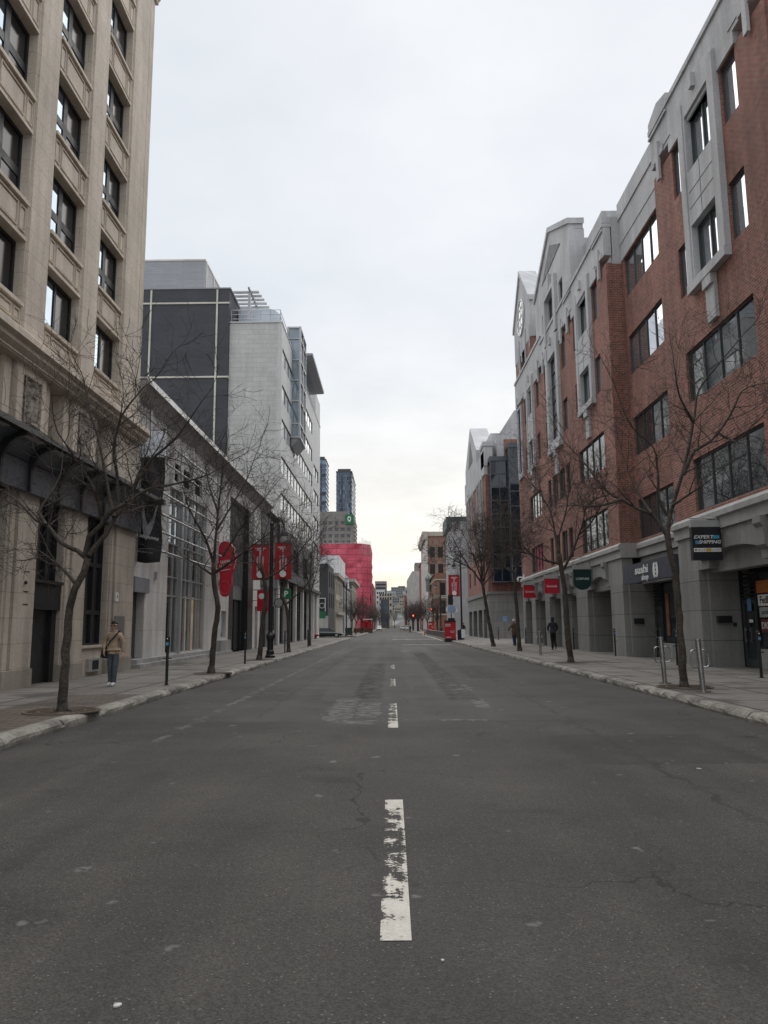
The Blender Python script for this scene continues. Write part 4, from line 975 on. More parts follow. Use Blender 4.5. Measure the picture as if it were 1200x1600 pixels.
def shopfront(X, a, b, flip=False, z1=3.45):
    m = MB(); m.box(X-.02, X+.12, a, b-1.15, .1, .78); m.build('stall_riser', CONCD, rb)
    f = MB()
    for y in (a+.03, b-1.13, b-.04): f.box(X, X+.1, y-.045, y+.045, .15, z1)
    for y in (a+(b-1.15-a)*.5,): f.box(X+.004, X+.1, y-.035, y+.035, .8, z1)
    f.box(X+.002, X+.1, a, b, z1-.08, z1); f.box(X+.002, X+.1, b-1.1, b-.08, 2.35, 2.45); f.box(X+.003, X+.1, a, b-1.17, .80, .87)
    for k in range(6): f.box(X+.01, X+.06, b-1.05, b-.1, 2.5+k*.14, 2.56+k*.14)
    fr_ = f.build('shop_front', FRAME, rb)
    p = MB(); p.quad((X+.06,a,.85),(X+.06,b-1.15,.85),(X+.06,b-1.15,z1-.1),(X+.06,a,z1-.1)); p.build('pane', GLASSD2, fr_)
    d = MB(); d.box(X+.01, X+.07, b-1.06, b-.96, .16, 2.34); d.box(X+.01,X+.07,b-.2,b-.1,.16,2.34); d.box(X+.012,X+.07,b-.96,b-.2,.16,.42); d.box(X+.012,X+.07,b-.96,b-.2,2.24,2.34)
    dd = d.build('door', FRAMEG, rb)
    p = MB(); p.quad((X+.05,b-.96,.42),(X+.05,b-.2,.42),(X+.05,b-.2,2.24),(X+.05,b-.96,2.24)); p.build('pane', GLASSD2, dd)
    h = MB(); h.box(X-.05, X-.03, b-.32, b-.24, .95, 1.45); h.box(X-.03,X+.01,b-.31,b-.25,1.0,1.05); h.box(X-.03,X+.01,b-.31,b-.25,1.35,1.4); h.build('door_handle', STEEL, dd)
    return fr_
GLASSD2 = G('shop_front_dark_glass', (.022,.026,.03), .03, 1.75)
SF = [shopfront(RX+1.25, a+.22, b-.22) for (a, b) in ARCH]
shopfront(RB+.5, 12.55, 19.1); m = MB(); m.box(RB+.05, RB+.6, 12.5, 19.1, 3.4, 4.6); m.build('lintel', CONCB, rb)
m = MB(); m.box(RX+1.3, 30, 62.3, 62.38, .1, 19); m.box(RX+2.5, RX+2.6, 20, 62.2, .1, 5); m.build('end_wall', BRICK, rb)
# recessed link: shop front behind the dark fascia
sfl = shopfront(RB+.5, 28.65, 35.3)
m = MB(); m.box(RB+.05, RB+.6, 28.6, 35.3, 3.4, 4.6); m.build('lintel', CONCB, rb)
for q in (30.8, 33.4):
    l = MB(); l.box(RB+.52, RB+.55, q, q+.35, 1.1, 2.9); l.build('window_notice', M('orange_interior', (.22,.1,.05), .7, var=.4, vs=2), sfl)
# fascia sign across the link
sg = thing('shop_sign', 'long dark slate fascia sign with white lettering and an oval emblem', 'sign', (10.75, 32, 3.3))
m = MB(); m.box(10.55, 10.72, 28.7, 34.95, 3.36, 4.18); m.build('sign_board', M('slate_sign_panel', (.06,.065,.085), .4, var=.1, bump=.01), sg)
m = MB(); m.text('sushi', .50, (10.53, 32.45, 3.86), (0,-1,0), (0,0,1), .01, wide=1.75, bold=.01); m.text('shop', .34, (10.53, 32.05, 3.52), (0,-1,0), (0,0,1), .01, wide=1.35)
m.build('lettering', WHITE, sg)
m = MB()
for s_, cc in ((1,0),(-1,0)):
    for k in range(10):
        a0, a1 = -1.15+2.3*k/10, -1.15+2.3*(k+1)/10
        o_ = 30.75
        m.quad((10.535,o_+s_*.10+s_*.22*math.cos(a0),3.74+.33*math.sin(a0)),(10.535,o_+s_*.10+s_*.22*math.cos(a1),3.74+.33*math.sin(a1)),(10.535,o_+s_*.05+s_*.02,3.74+.33*math.sin(a1)),(10.535,o_+s_*.05+s_*.02,3.74+.33*math.sin(a0)))
for k in range(4): m.box(10.53,10.54,30.72,30.79,3.36+.1+k*.16,3.40+.14+k*.16)
m.build('emblem', WHITE, sg)
m = MB()
for y in (29.5, 31.5, 33.8): m.box(10.72, RB+.05, y, y+.08, 3.5, 4.1)
m.build('sign_bracket', FRAME, sg)
# small fixtures on the piers
m = MB(); m.box(RX+.4, RX+.85, 26.50-.33, 26.59-.22, 1.62, 1.85); m.box(RX+.95,RX+1.05,26.3,26.36,1.5,1.62); m.build('wall_box', BLACKM, rb)
m = MB(); m.box(RX+.35, RX+.8, 35.1, 35.16, 1.6, 1.85); m.build('wall_grille', BLACKM, rb)
# hanging projecting signs
def hanging(y, kind, label, z0=3.62, w=.92, h=1.0, cat='sign'):
    rt = thing('hanging_sign', label, cat, (RX, y, z0), 'shop signs hung from brackets on the arches')
    b_ = MB(); b_.bar((RX+.0,y,5.02-.05+ (z0-3.62)),(RX-1.0-w*.0,y,5.02-.05+(z0-3.62)),.022,6)
    for x in (RX-.12-.0, RX-.85): b_.bar((x,y,4.97+(z0-3.62)),(x,y,z0+h+.12),.012,5)
    b_.box(RX-.06, RX+.02, y-.06, y+.06, 4.45, 5.0); b_.build('bracket', GALV, rt)
    hd = MB(); hd.box(RX-.03-w, RX-.03, y-.10, y+.10, z0+h-.02, z0+h+.2); hd.build('sign_head', GALV, rt)
    return rt, RX-.03-w, RX-.03
r1, xa, xb = hanging(24.6, 'box', 'black hanging box sign with slanted white words and blue stripes, beside the tall bare tree', 3.6, .95, 1.08)
m = MB(); m.box(xa+.01, xb-.01, 24.5, 24.7, 3.6, 4.66); bd_ = m.build('sign_box', BLACKM, r1)
m = MB(); m.text('EXPERT', .155, (xa+.36, 24.493, 4.33), (1,0,0), (0,0,1), .003, wide=1.15, shear=.25, bold=.012); m.text('SHIPPING', .155, (xa+.55, 24.493, 4.17), (1,0,0), (0,0,1), .003, wide=1.08, shear=.25, bold=.012); m.build('lettering', WHITE, bd_)
m = MB(); m.box(xa+.65, xb-.08, 24.492, 24.499, 4.28, 4.39); m.box(xa+.1, xa+.2, 24.492, 24.499, 4.11, 4.22); m.build('stripe', M('blue_stripe', (.05,.28,.45), .5), bd_)
m = MB(); m.box(xa+.04, xb-.04, 24.492, 24.499, 3.86, 3.98); sp2 = m.build('strip', WHITE, bd_)
m = MB(); m.box(xa+.42, xa+.58, 24.488, 24.4915, 3.87, 3.97); m.build('strip_patch', YELLOW, sp2)
m = MB(); m.ball((xa+.1,24.49,3.92),.03,8,(1,.1,1)); scrawl(m, (xa+.28,24.49,3.92),(1,0,0),(0,0,1),6,.05,2); scrawl(m, (xa+.76,24.49,3.92),(1,0,0),(0,0,1),9,.045,3); m.build('strip_text', BLACKM, sp2)
r2, xa, xb = hanging(40.8, 'round', 'dark green hanging sign with rounded bottom reading COIFFURE', 3.75, .95, .75)
m = MB(); m.prism([(xa+.01,4.48),(xb-.01,4.48),(xb-.01,3.85)]+[((xa+xb)/2+.465*math.cos(-PI*i/14), 3.85+.45*math.sin(-PI*i/14)) for i in range(15)][1:-1]+[(xa+.01,3.85)], 'y', 40.74, 40.86); bd_ = m.build('sign_board', M('dark_green_board', (.004,.03,.03), .45), r2)
m = MB(); m.text('COIFFURE', .155, ((xa+xb)/2, 40.732, 3.98), (1,0,0), (0,0,1), .003, bold=.005); m.build('lettering', WHITE, bd_)
for y, lab in ((48.8, 'bright red square hanging sign with one white word, nearer of the two red ones'), (56.6, 'bright red square hanging sign with one white word, farther of the two red ones')):
    rt, xa, xb = hanging(y, 'sq', lab, 3.55, .9, .95)
    m = MB(); m.box(xa+.01, xb-.01, y-.06, y+.06, 3.55, 4.48); bd_ = m.build('sign_board', RED, rt)
    m = MB(); m.text('Quesada', .19, ((xa+xb)/2, y-.068, 4.0), (1,0,0), (0,0,1), .003, bold=.01); m.build('lettering', WHITE, bd_)
# notices on the courier shop window and door
nx = RX+1.25-.012
def notice(y0, y1, z0, z1, mat, txt=None, tm=BLACKM, ts=.2, p=None):
    m = MB(); m.box(nx-.006, nx, y0, y1, z0, z1); o = m.build('window_notice', mat, p or SF[0])
    if txt:
        pass
    return o
ORG = M('orange_notice', (.5,.16,.03), .5)
notice(24.02, 25.12, 2.55, 2.95, ORG); notice(24.02, 25.07, 2.14, 2.5, WHITE); notice(23.97, 25.02, 1.78, 2.1, M('grey_notice', (.35,.37,.36), .5)); notice(23.92, 24.97, 1.3, 1.72, M('maroon_notice', (.13,.03,.035), .5))
m = MB(); m.text('FedEx', .33, (nx-.009, 24.54, 2.32), (0,-1,0), (0,0,1), .002, bold=.02); m.text('purolator', .2, (nx-.009, 24.49, 1.94), (0,-1,0), (0,0,1), .002); m.build('notice_lettering', BLACKM, SF[0])
m = MB(); m.text('DICOM', .3, (nx-.009, 24.44, 1.51), (0,-1,0), (0,0,1), .002); m.build('notice_lettering', WHITE, SF[0])
m = MB(); m.box(nx-.003, nx, 24.17, 24.92, 2.68, 2.82); m.build('notice_stripe', M('brown_stripe', (.2,.07,.02), .5), SF[0])
m = MB(); m.box(nx-.004, nx+.02, 25.6, 25.85, 2.0, 2.4); m.build('window_notice', M('blue_notice', (.1,.25,.4), .5), SF[0])
m = MB(); m.box(nx-.004, nx+.02, 25.55, 25.8, 1.62, 1.72); m.build('window_notice', WHITE, SF[0])

# ================================================================== right: second brick building with black glazed bay
fb = thing('glazed_bay_brick_building', 'brick and precast building with a stepped black glass corner bay, beyond the long brick building', 'building', (10.8, 95, 0))
FX, FY = 10.8, 86.0
m = MB(); hol = []
for yc in (89.5, 93.0, 99.5, 105.5):
    for (z0, z1) in ((6.6,8.6),(10.2,13.5),(14.2,17.8)): hol.append((yc-.9,yc+.9,z0,z1))
m.wall('x', FX, .3, FY, 109, 5.1, 18.6, hol); m.wall('y', FY, .3, FX+.305, 26, 5.1, 20, []); m.box(FX+.4, 26, FY+.31, 109, 0, 20)
m.build('wall', BRICK, fb)
for (a,b,c,d) in hol: window(fb, 1, FX+.2, a, b, c, d, nv=2, fr=FRAMEG, zs=((c+d)/2,))
m = MB()
for yc in (89.5, 93.0, 99.5, 105.5): m.box(FX-.15, FX, yc-1.2, yc-.92, 9.5, 19); m.box(FX-.15, FX, yc+.92, yc+1.2, 9.5, 19)
m.box(FX-.1, FX+.3, FY+.1, 109, 18.62, 21.4); m.box(FX-.1, FX+.9, FY+.0, FY+3.0, 19.6, 21.9); m.box(FX-.2, FX+1.0, FY-.1, FY+3.1, 21.9, 22.4)
m.build('precast_band', CONC, fb)
m = MB(); m.prism([(93.5,21.4),(107.5,21.4),(107.5,23.2),(100.3,27.7),(93.5,23.2)], 'x', FX-.1, FX+2.2); m.box(FX+2.2, FX+6, 90, 108, 20, 24.0); m.box(FX+1.0, FX+5, 88, 94, 20, 23.9); 
gb_ = m.build('gable', CONC, fb)
m = MB(); m.prism([(97.5,22.6),(103,22.6),(100.3,25.9)], 'x', FX-.13, FX-.09); m.build('gable_recess', DARKP, gb_)
m = MB(); m.prism([(12.2,20.0),(26,20.0),(26,31),(14.3,26.0),(12.2,22.8)], 'y', FY-.15, FY+6); m.build('link_parapet', CONC, fb)
m = MB(); m.box(13.0,26,FY-.3,FY-.16,20.6,22.6); m.build('link_brick', BRICK, fb)
# stone base
m = MB(); m.box(FX-.05, 26, FY-.06, FY, .1, 5.0); m.box(FX-.2, 26, FY-.2, FY, 5.0, 5.3); m.box(FX-.2,FX,FY,109,4.9,5.3)
for y in (FY, 90.5, 96, 102, 107.5): m.box(FX-.05, FX+.5, y, y+1.6, .1, 3.4)
m.box(FX-.05, FX+.5, FY, 109, 3.4, 4.9); m.build('base', CONCJ, fb)
m = MB(); m.box(FX+.4,FX+.5,FY+1.6,107,.1,3.4); m.build('shop_front', GLASSD, fb)
m = MB(); m.box(12.3, 12.75, FY-.08, FY-.062, 2.0, 2.6); m.build('wall_sign', M('pale_blue_plate', (.2,.35,.55), .5), fb)
# stepped glass bay
gbx = MB(); gl_ = MB()
for (x0, x1, yf, zt) in ((11.25, 13.2, FY-1.2, 19.9), (13.2, 16.2, FY-2.2, 21.2)):
    gl_.box(x0, x1, yf, FY-.01, 6.3, zt)
    n = 9
    for k in range(n+1):
        z = 6.3+(zt-6.3)*k/n; gbx.box(x0-.05, x1+.05, yf-.06, FY-.02, z-.06, z+.06)
    for x in (x0, x1): gbx.box(x-.06, x+.06, yf-.07, yf+.06, 6.3, zt)
    gbx.box((x0+x1)/2-.04, (x0+x1)/2+.04, yf-.065, yf, 6.3, zt); gbx.box(x0-.1,x1+.1,yf-.12,FY-.02,zt,zt+.5)
by = gbx.build('glass_bay', M('bay_mullion', (.10,.11,.125), .5, metal=.3), fb); gl_.build('pane', GLASSK, by)
# further right-hand buildings
gc = block('grey_slab_building', 'plain pale grey concrete slab building with dark green roof block, behind the red street banner', 10.4, 26, 128, 150, 18.9, GREYW, rows=[(4,7),(9.5,12),(14,16.5)], face_near=cols(12,26,3,1.4), face_street=cols(129,149,5,1.4))
m = MB(); m.box(10.2,18,140,150,18.95,21.4); m.build('roof_plant_room', M('dark_green_metal', (.06,.08,.075), .6), gc)
lb = block('banded_brick_building', 'low brown brick building with pale horizontal bands and rounded corner turret', 10.2, 20, 180, 205, 13.8, BRICKB, rows=[(4.5,7.5),(8.6,11.6)], face_near=cols(10.6,13.5,1,1.0), face_street=cols(181,204,6,1.8))
m = MB()
for z in (4.0, 7.9, 8.3, 12.1): m.box(10.15, 20, 179.93, 180, z, z+.25); m.box(10.12, 10.2, 180, 205, z, z+.25)
m.build('stone_band', CREAM, lb)
m = MB(); m.lathe([(.75,10.5),(.8,13.4),(1.0,13.6),(.95,14.1),(.5,14.9),(.12,15.4)], (9.9, 204, 0), 16); m.build('turret', GREEN if False else M('weathered_copper', (.15,.19,.17), .8, var=.3, vs=1.5), lb)
bb = block('cornice_brick_building', 'tall tan brick commercial building with a heavy white cornice, right of the far trees', 11.0, 26, 231, 266, 29.0, M('tan_brick', (.26,.155,.115), .88, var=.12, brick=((.27,.16,.12),(.23,.13,.095),(.25,.2,.17),.25,.085,.011)), rows=[(8,11.5),(13,15.6),(17,20),(22,25.2)], face_near=cols(11.2,18.6,3,1.55))
m = MB(); m.box(10.4, 10.98, 229.6, 266.5, 0, 27.2); m.build('white_front', M('white_terracotta', (.5,.49,.46), .75, streak=.2), bb)
m = MB(); m.prism([(9.4,28.6),(9.9,27.2),(11.0,27.2),(11.0,29.6),(9.4,29.6)], 'y', 229.2, 266.6); m.box(11.0,26.2,230.6,231,28.4,29.7); m.build('cornice', CREAM, bb)
block('dark_red_brick_building', 'narrow dark red brick building between the white cornice and the stepped concrete block', 10.6, 20, 268, 300, 24.0, BRICKR, rows=[(9,12),(15,18)], face_street=cols(270,298,4,2.2))
sc_ = thing('stepped_concrete_building', 'windowless pale concrete building with sloped shoulder and stepped top, far right', 'building', (10, 330, 0))
m = MB(); m.prism([(6.9,0),(15,0),(15,24.8),(9.0,24.8),(7.0,21.4),(6.9,21.2)], 'y', 330, 345); m.build('wall', PALE, sc_)
m = MB(); m.box(10.3,16,332,345,24.81,28.6); m.build('roof_plant_room', TAUPE, sc_)
block('small_brick_building', 'small brown brick building half hidden behind the far right trees', 6.8, 9.6, 390, 410, 14.5, BRICKR, rows=[(9,10.5),(12,13.4)], face_near=cols(7,9.4,2,.8))
block('pale_low_building', 'low pale building with one row of windows, between the banded brick and cornice buildings', 10.6, 20, 206, 230, 9.5, CREAM, rows=[(4.5,7.5)], face_near=cols(10.8,14,2,1.2), face_street=cols(207,229,6,1.8))
block('ochre_end_building', 'ochre brick building low at the far end, just left of the far right trees', 7.0, 13, 420, 440, 17.5, BRICKB, rows=[(5,7),(9,11),(13,15)], face_near=cols(7.2,12.6,4,.9))
block('grey_end_building', 'grey building behind the ochre one, partly hidden at the far end', 9.2, 18, 520, 540, 26.0, GREYW, rows=[(12,14),(17,19),(22,24)], face_near=cols(9.5,17.5,5,1.0))
# wooded hill with houses closing the view
hm = MB(); NX_, NY_ = 60, 24
for j in range(NY_+1):
    for i in range(NX_+1):
        x = -900+1800*i/NX_; y = 1000+1100*j/NY_; v = j/NY_
        hm.v.append((x, y, gz(1000)-.5+ (78*math.sin(min(1,v*1.2)*PI/2))*math.exp(-((x-40)/520)**2) + 4*math.sin(x*.03)*v))
for j in range(NY_):
    for i in range(NX_):
        q = j*(NX_+1)+i; hm.face((q,q+1,q+NX_+2,q+NX_+1))
HILLM = M('wooded_hill', (.085,.09,.085), .95, var=.5, vs=.03, fine=.4, fs=.12, bump=0)
tag(hm.build('hill', HILLM, smooth=True), kind='structure')
def hz_(x, y): v = (y-1000)/1100; return gz(1000)-.5+78*math.sin(min(1,v*1.2)*PI/2)*math.exp(-((x-40)/520)**2)+4*math.sin(x*.03)*v
HW = [M('hill_house_grey', (.24,.24,.235), .9), M('hill_house_cream', (.30,.27,.22), .9), M('hill_house_slate', (.20,.205,.21), .9), TAUPE, M('hill_house_white', (.36,.36,.35), .9)]
for i, (px, Y, wd, hh) in enumerate(((615,1120,14,12),(622,1080,10,14),(619,1230,13,12),(626,1260,12,14),(613,1330,12,14),(624,1400,14,12),(630,1180,12,15),(618,1500,16,12),(628,1540,14,12))):
    x = (px-612)/1200*Y; z = hz_(x, Y)-2
    col_ = ['pale grey', 'cream', 'light grey', 'taupe', 'white'][i % 5]
    block('hillside_house', ['lowest ', 'low ', 'mid-height ', 'mid-height ', 'upper left ', 'upper ', 'lower right ', 'topmost left ', 'topmost right '][i]+col_+' house on the wooded hill at the end of the street', x-wd/2, x+wd/2, Y, Y+12, hh, HW[i % 5], rows=[(4,6),(8,10)], face_near=cols(x-wd/2+1, x+wd/2-1, 3, 1.8), z0=z, cat='house')
# ================================================================== bare street trees
def rv(rr): 
    while True:
        v = Vector((rr.uniform(-1,1), rr.uniform(-1,1), rr.uniform(-1,1)))
        if .05 < v.length < 1: return v.normalized()
RMIN = [.004]
def grow(m, p, d, L, r, lvl, rr, kids, droop=0.0):
    n = 5 if lvl >= 1 else 4; pts = [p]; ds = []
    for i in range(n):
        d = (d + rv(rr)*.23 + Vector((0,0,.05-droop))).normalized(); p = p + d*(L/n); pts.append(p); ds.append(d)
    rad = [max(RMIN[0], r*(1-.72*i/n)) for i in range(n+1)]
    m.tube(pts, rad, 5 if lvl >= 2 else 3, cap=False)
    if lvl > 0:
        k = kids[lvl-1]
        for j in range(k):
            i = min(n-1, max(0, int(n*(.15+.85*(j+rr.random())/k))))
            q = pts[i].lerp(pts[i+1], rr.random()); o = rv(rr); o = (o - ds[i]*o.dot(ds[i])).normalized()
            c = (ds[i]*rr.uniform(.35,.9) + o*rr.uniform(.6,1.0)).normalized()
            grow(m, q, c, L*rr.uniform(.42,.72), max(.0045, rad[i]*.55), lvl-1, rr, kids, droop)
def resample(pts, step=.22):
    """smooth curve through the joints"""
    P = [pts[0]*2-pts[1]]+list(pts)+[pts[-1]*2-pts[-2]]; out = [pts[0]]
    for i in range(1, len(P)-2):
        p0, p1, p2, p3 = P[i-1:i+3]; k = max(1, int((p2-p1).length/step))
        for j in range(1, k+1):
            t = j/k; out.append(.5*((2*p1)+(p2-p0)*t+(2*p0-5*p1+4*p2-p3)*t*t+(3*p1-p0-3*p2+p3)*t*t*t))
    return out
def make_tree(label, loc, trunk, limbs, seed, dens=5.0, L0=(.55,1.2), kids=(4,5), lvl=2, group='bare street trees along the kerbs', up=.25):
    """trunk, limbs: lists of (Vector, radius); limbs carry the crown"""
    rr = random.Random(seed); RMIN[0] = max(.0038, min(.0085, .00016*loc[1]))
    rt = thing('bare_tree', label, 'tree', loc, group)
    t_ = MB()
    def wob(chain):
        pts = resample([p for p, r in chain], .2); tot = len(pts)-1; rads = []
        for i, p in enumerate(pts):
            f = i/tot*(len(chain)-1); a = min(int(f), len(chain)-2); rads.append((chain[a][1]+(chain[a+1][1]-chain[a][1])*(f-a))*rr.uniform(.93,1.07))
        amp = min(.03, chain[-1][1]*.45+.008)
        pts = [pts[0]]+[p + rv(rr)*amp*.5 for p in pts[1:-1]]+[pts[-1]]
        return pts, rads
    tp, trd = wob(trunk); t_.tube(tp, trd, 12)
    b0 = tp[0]; t_.tube([b0+Vector((0,0,-.03)), b0+Vector((0,0,.06)), b0+Vector((0,0,.22))], [trd[0]*1.45, trd[0]*1.2, trd[0]*1.0], 12)
    cr = MB()
    for lb in limbs:
        pts, rads = wob(lb); t_.tube(pts, rads, 7, cap=False)
        ln = sum((b-a).length for a, b in zip(pts, pts[1:])); nb = int(ln*dens)
        for j in range(nb):
            f = .22+.78*(j+rr.random())/nb; i = min(len(pts)-2, int(f*(len(pts)-1))); d = (pts[i+1]-pts[i]).normalized()
            o = rv(rr); o = (o - d*o.dot(d)).normalized(); c = (d*rr.uniform(.3,.9)+o+Vector((0,0,up))).normalized()
            grow(cr, pts[i].lerp(pts[i+1], rr.random()), c, rr.uniform(*L0), max(.007, rads[i]*.5), lvl, rr, kids)
        grow(cr, pts[-1], (pts[-1]-pts[-2]).normalized(), L0[1]*.9, rads[-1], lvl, rr, kids)
    t_.build('trunk', BARK, rt, smooth=True); cr.build('crown', TWIG, rt)
    return rt
def chain(Y, pts, r0, r1, rr, dep=0.0):
    n = len(pts)-1
    return [(at(x, y, Y + dep*(i/n)**1.2), r0+(r1-r0)*(i/n)**.8) for i, (x, y) in enumerate(pts)]
rr = random.Random(11)
def base(px, py): d = at(px, py, 1.0)-Vector((0,0,EYE)); k = (KH-EYE)/d.z; return Vector((d.x*k, d.y*k, KH))
def traced(label, px, py, trunk, limbs, seed, rt0, rl, **kw):
    b = base(px, py); Y = b.y
    tc = chain(Y, [(px,py)]+trunk, rt0, rt0*.72, rr, 0)
    ls = [chain(Y, l, rl*(1 if i < 3 else .75), .012, rr, rr.choice((-1,1))*rr.uniform(.5,1.3)) for i, l in enumerate(limbs)]
    return make_tree(label, b, tc, ls, seed, **kw)
tL1 = traced('large bare tree with a leaning forked trunk, nearest on the left kerb', 97, 1112, [(103,1020),(108,950),(118,920),(130,895),(137,872)],
    [[(137,874),(120,860),(95,848),(75,822),(55,812),(30,785),(0,765)], [(138,868),(165,835),(185,800),(200,780),(215,745),(232,700)], [(133,868),(140,838),(158,820),(172,800),(200,785),(230,765),(280,755),(325,742)],
     [(178,808),(172,780),(165,745),(155,690),(143,650),(130,590)], [(185,790),(183,740),(178,700),(190,650),(225,605)], [(72,820),(60,800),(80,770),(95,740)], [(205,770),(235,720),(270,690),(300,650)], [(121,916),(105,895),(80,875),(58,858)], [(160,815),(150,770),(120,720),(100,690)]],
    21, .085, .052, dens=3.1, L0=(.55,1.25))
tL2 = traced('slender bare tree in front of the red shoe-sole sign, second on the left kerb', 330, 1052, [(334,1000),(340,950),(335,915),(334,880)],
    [[(334,880),(338,830),(345,760),(352,700)], [(335,895),(365,875),(395,852),(425,830)], [(334,880),(320,840),(298,800),(285,760)], [(338,830),(362,790),(385,750),(400,710)], [(334,900),(305,880),(280,868)], [(340,800),(325,750),(318,700)], [(348,870),(380,820),(420,770)]],
    22, .10, .05, dens=3.4, L0=(.65,1.4))
tL3 = traced('bare tree just before the tall lamp post with red banners, left kerb', 405, 1031, [(410,975),(416,935),(412,900),(408,880)],
    [[(412,900),(395,870),(380,840),(372,800)], [(414,905),(440,890),(462,868),(490,835)], [(408,880),(412,840),(425,800)], [(425,895),(450,850),(470,810)], [(400,875),(385,880),(365,868)]], 23, .11, .05, dens=3.4, L0=(.6,1.3))
tL4 = traced('bare tree with a low bent fork just beyond the tall lamp post, left kerb', 451, 1019, [(450,965),(446,945),(440,930)],
    [[(440,930),(436,900),(432,870),(440,830)], [(446,945),(465,928),(480,912),(492,890)], [(440,925),(455,890),(468,850)], [(436,905),(420,880),(410,850)]], 24, .11, .055, dens=3.4, L0=(.7,1.4))
tL5 = traced('thin straight bare tree farthest along the left pavement before the side street', 484, 1009, [(484,960),(484,920)],
    [[(484,925),(478,890),(470,850)], [(484,920),(486,880),(490,840)], [(484,930),(493,900),(502,865)]], 25, .10, .05, dens=3.2, L0=(.8,1.5))
tR1 = traced('large bare tree beside the two steel hitching posts, nearest on the right kerb', 1069, 1074, [(1064,1000),(1060,950),(1055,900),(1045,855),(1042,830)],
    [[(1042,832),(1052,785),(1065,745),(1076,700),(1085,650),(1092,610),(1130,560),(1168,515)], [(1041,835),(1020,805),(998,795),(970,780),(945,765),(912,722),(882,690)], [(1068,742),(1085,705),(1110,690),(1140,650),(1160,610),(1188,600)],
     [(1042,805),(1030,780),(1028,740),(1022,700),(1000,680),(980,655),(960,600)], [(1018,802),(1003,780),(985,745),(970,700)], [(1083,660),(1062,620),(1055,580)], [(1050,790),(1080,770),(1110,750)], [(970,780),(940,790),(905,790)], [(1120,675),(1150,690),(1175,665)]],
    31, .095, .052, dens=3.1, L0=(.6,1.3))
tR2 = traced('bare tree with a low double fork in front of the green hairdresser sign, right kerb', 892, 1035, [(886,980),(882,920),(876,885),(874,865)],
    [[(874,880),(850,875),(830,865),(812,845),(800,815)], [(873,862),(868,838),(860,800),(842,770),(818,745)], [(880,890),(893,865),(903,840),(911,815),(912,795),(900,760)], [(874,865),(873,840),(884,800),(890,760),(900,715)], [(911,800),(930,780),(955,772),(985,760)], [(850,785),(840,745),(838,715)], [(905,835),(925,815),(950,770)], [(830,865),(805,860),(785,850)]],
    32, .12, .06, dens=3.8, L0=(.7,1.5))
tR3 = traced('slim dark bare tree with a dense crown before the black glass bay, right kerb', 812, 1017, [(808,960),(805,925),(806,900),(806,888)],
    [[(806,890),(800,860),(790,830),(785,795)], [(806,885),(808,850),(805,810)], [(805,895),(785,885),(765,868)], [(806,890),(820,865),(835,850)], [(800,870),(775,850),(760,825)]], 33, .12, .06, dens=5, L0=(.7,1.4), kids=(5,5))
tR4 = traced('bare tree leaning towards the road, farthest of the near trees on the right kerb', 771, 1010, [(762,960),(757,930),(753,908)],
    [[(752,910),(735,888),(715,878),(695,868),(672,862)], [(753,908),(752,880),(745,840),(738,810)], [(754,910),(765,880),(775,850),(778,815)], [(752,905),(740,870),(722,830)], [(754,915),(772,895),(790,880)], [(735,890),(712,850),(700,820)], [(754,900),(758,860),(762,810)]], 34, .14, .07, dens=3.8, L0=(.7,1.4), kids=(5,5))
# generic bare trees further along, built once and copied
def generic(seed, label, loc):
    q = random.Random(seed); V = Vector(loc); tr = [(V, .12), (V+Vector((.05,0,1.3)), .1), (V+Vector((.1,.05,2.4)), .085)]
    ls = []
    for k in range(7):
        a = 2*PI*k/7+q.uniform(-.3,.3); s_ = q.uniform(.9,1.7); h = q.uniform(2.2,3.4)
        o = tr[-1][0]-Vector((0,0,.5*q.random()))
        ls.append([(o,.05), (o+Vector((math.cos(a)*s_*.4, math.sin(a)*s_*.4, h*.4)), .035), (o+Vector((math.cos(a)*s_, math.sin(a)*s_, h)), .012)])
    return make_tree(label, loc, tr, ls, seed, dens=2.6, L0=(.7,1.5), kids=(3,4), lvl=2, group='bare trees far along the street')
FT = [(-6.4,124,1.0),(-6.5,140,.95),(-6.3,158,1.05),(-5.6,200,1.1),(-6.4,285,1.25),(-6.3,310,1.2),(6.9,118,1.0),(7.0,150,1.0),(6.8,205,1.25),(7.4,222,1.3),(6.7,245,1.3),(7.2,268,1.3),(6.6,292,1.35),(7.0,318,1.35),(7.5,345,1.3),(9.2,232,1.35),(8.8,256,1.4),(8.6,305,1.4),(9.4,330,1.5),(-6.6,222,1.15),(-5.9,236,1.2),(-5.6,345,1.3),(-3.2,380,1.4),(6.2,366,1.35),(6.6,388,1.4),(8.3,412,1.5),(-.5,410,1.4)]
gens = []
for i, (x, y, s_) in enumerate(FT):
    side = 'left' if x < 0 else 'right'; nth = ['nearest','second','third','fourth','fifth','farthest'][i] if i < 6 else ['nearest','second','third','fourth','fifth','sixth','seventh','eighth','ninth','inner first','inner second','inner third','inner farthest'][i-6] if i < 19 else ['first by the netted tower','second by the netted tower','first past the netted tower','second past the netted tower','first at the road bend','second at the road bend','third at the road bend','last at the road bend'][i-19]
    lab = 'bare street tree beyond the side street, %s of the far row on the %s' % (nth, side) if i < 19 else 'small far bare tree, %s on the %s' % (nth, side)
    if i < 3: g_ = generic(50+i, lab, (x, y, KH)); g_.scale = (s_,)*3; gens.append(g_)
    else: dup(gens[i % 3], (x + bend(y), y, KH if y < 330 else gz(y)), rz=i*1.3, sc=s_, label=lab)
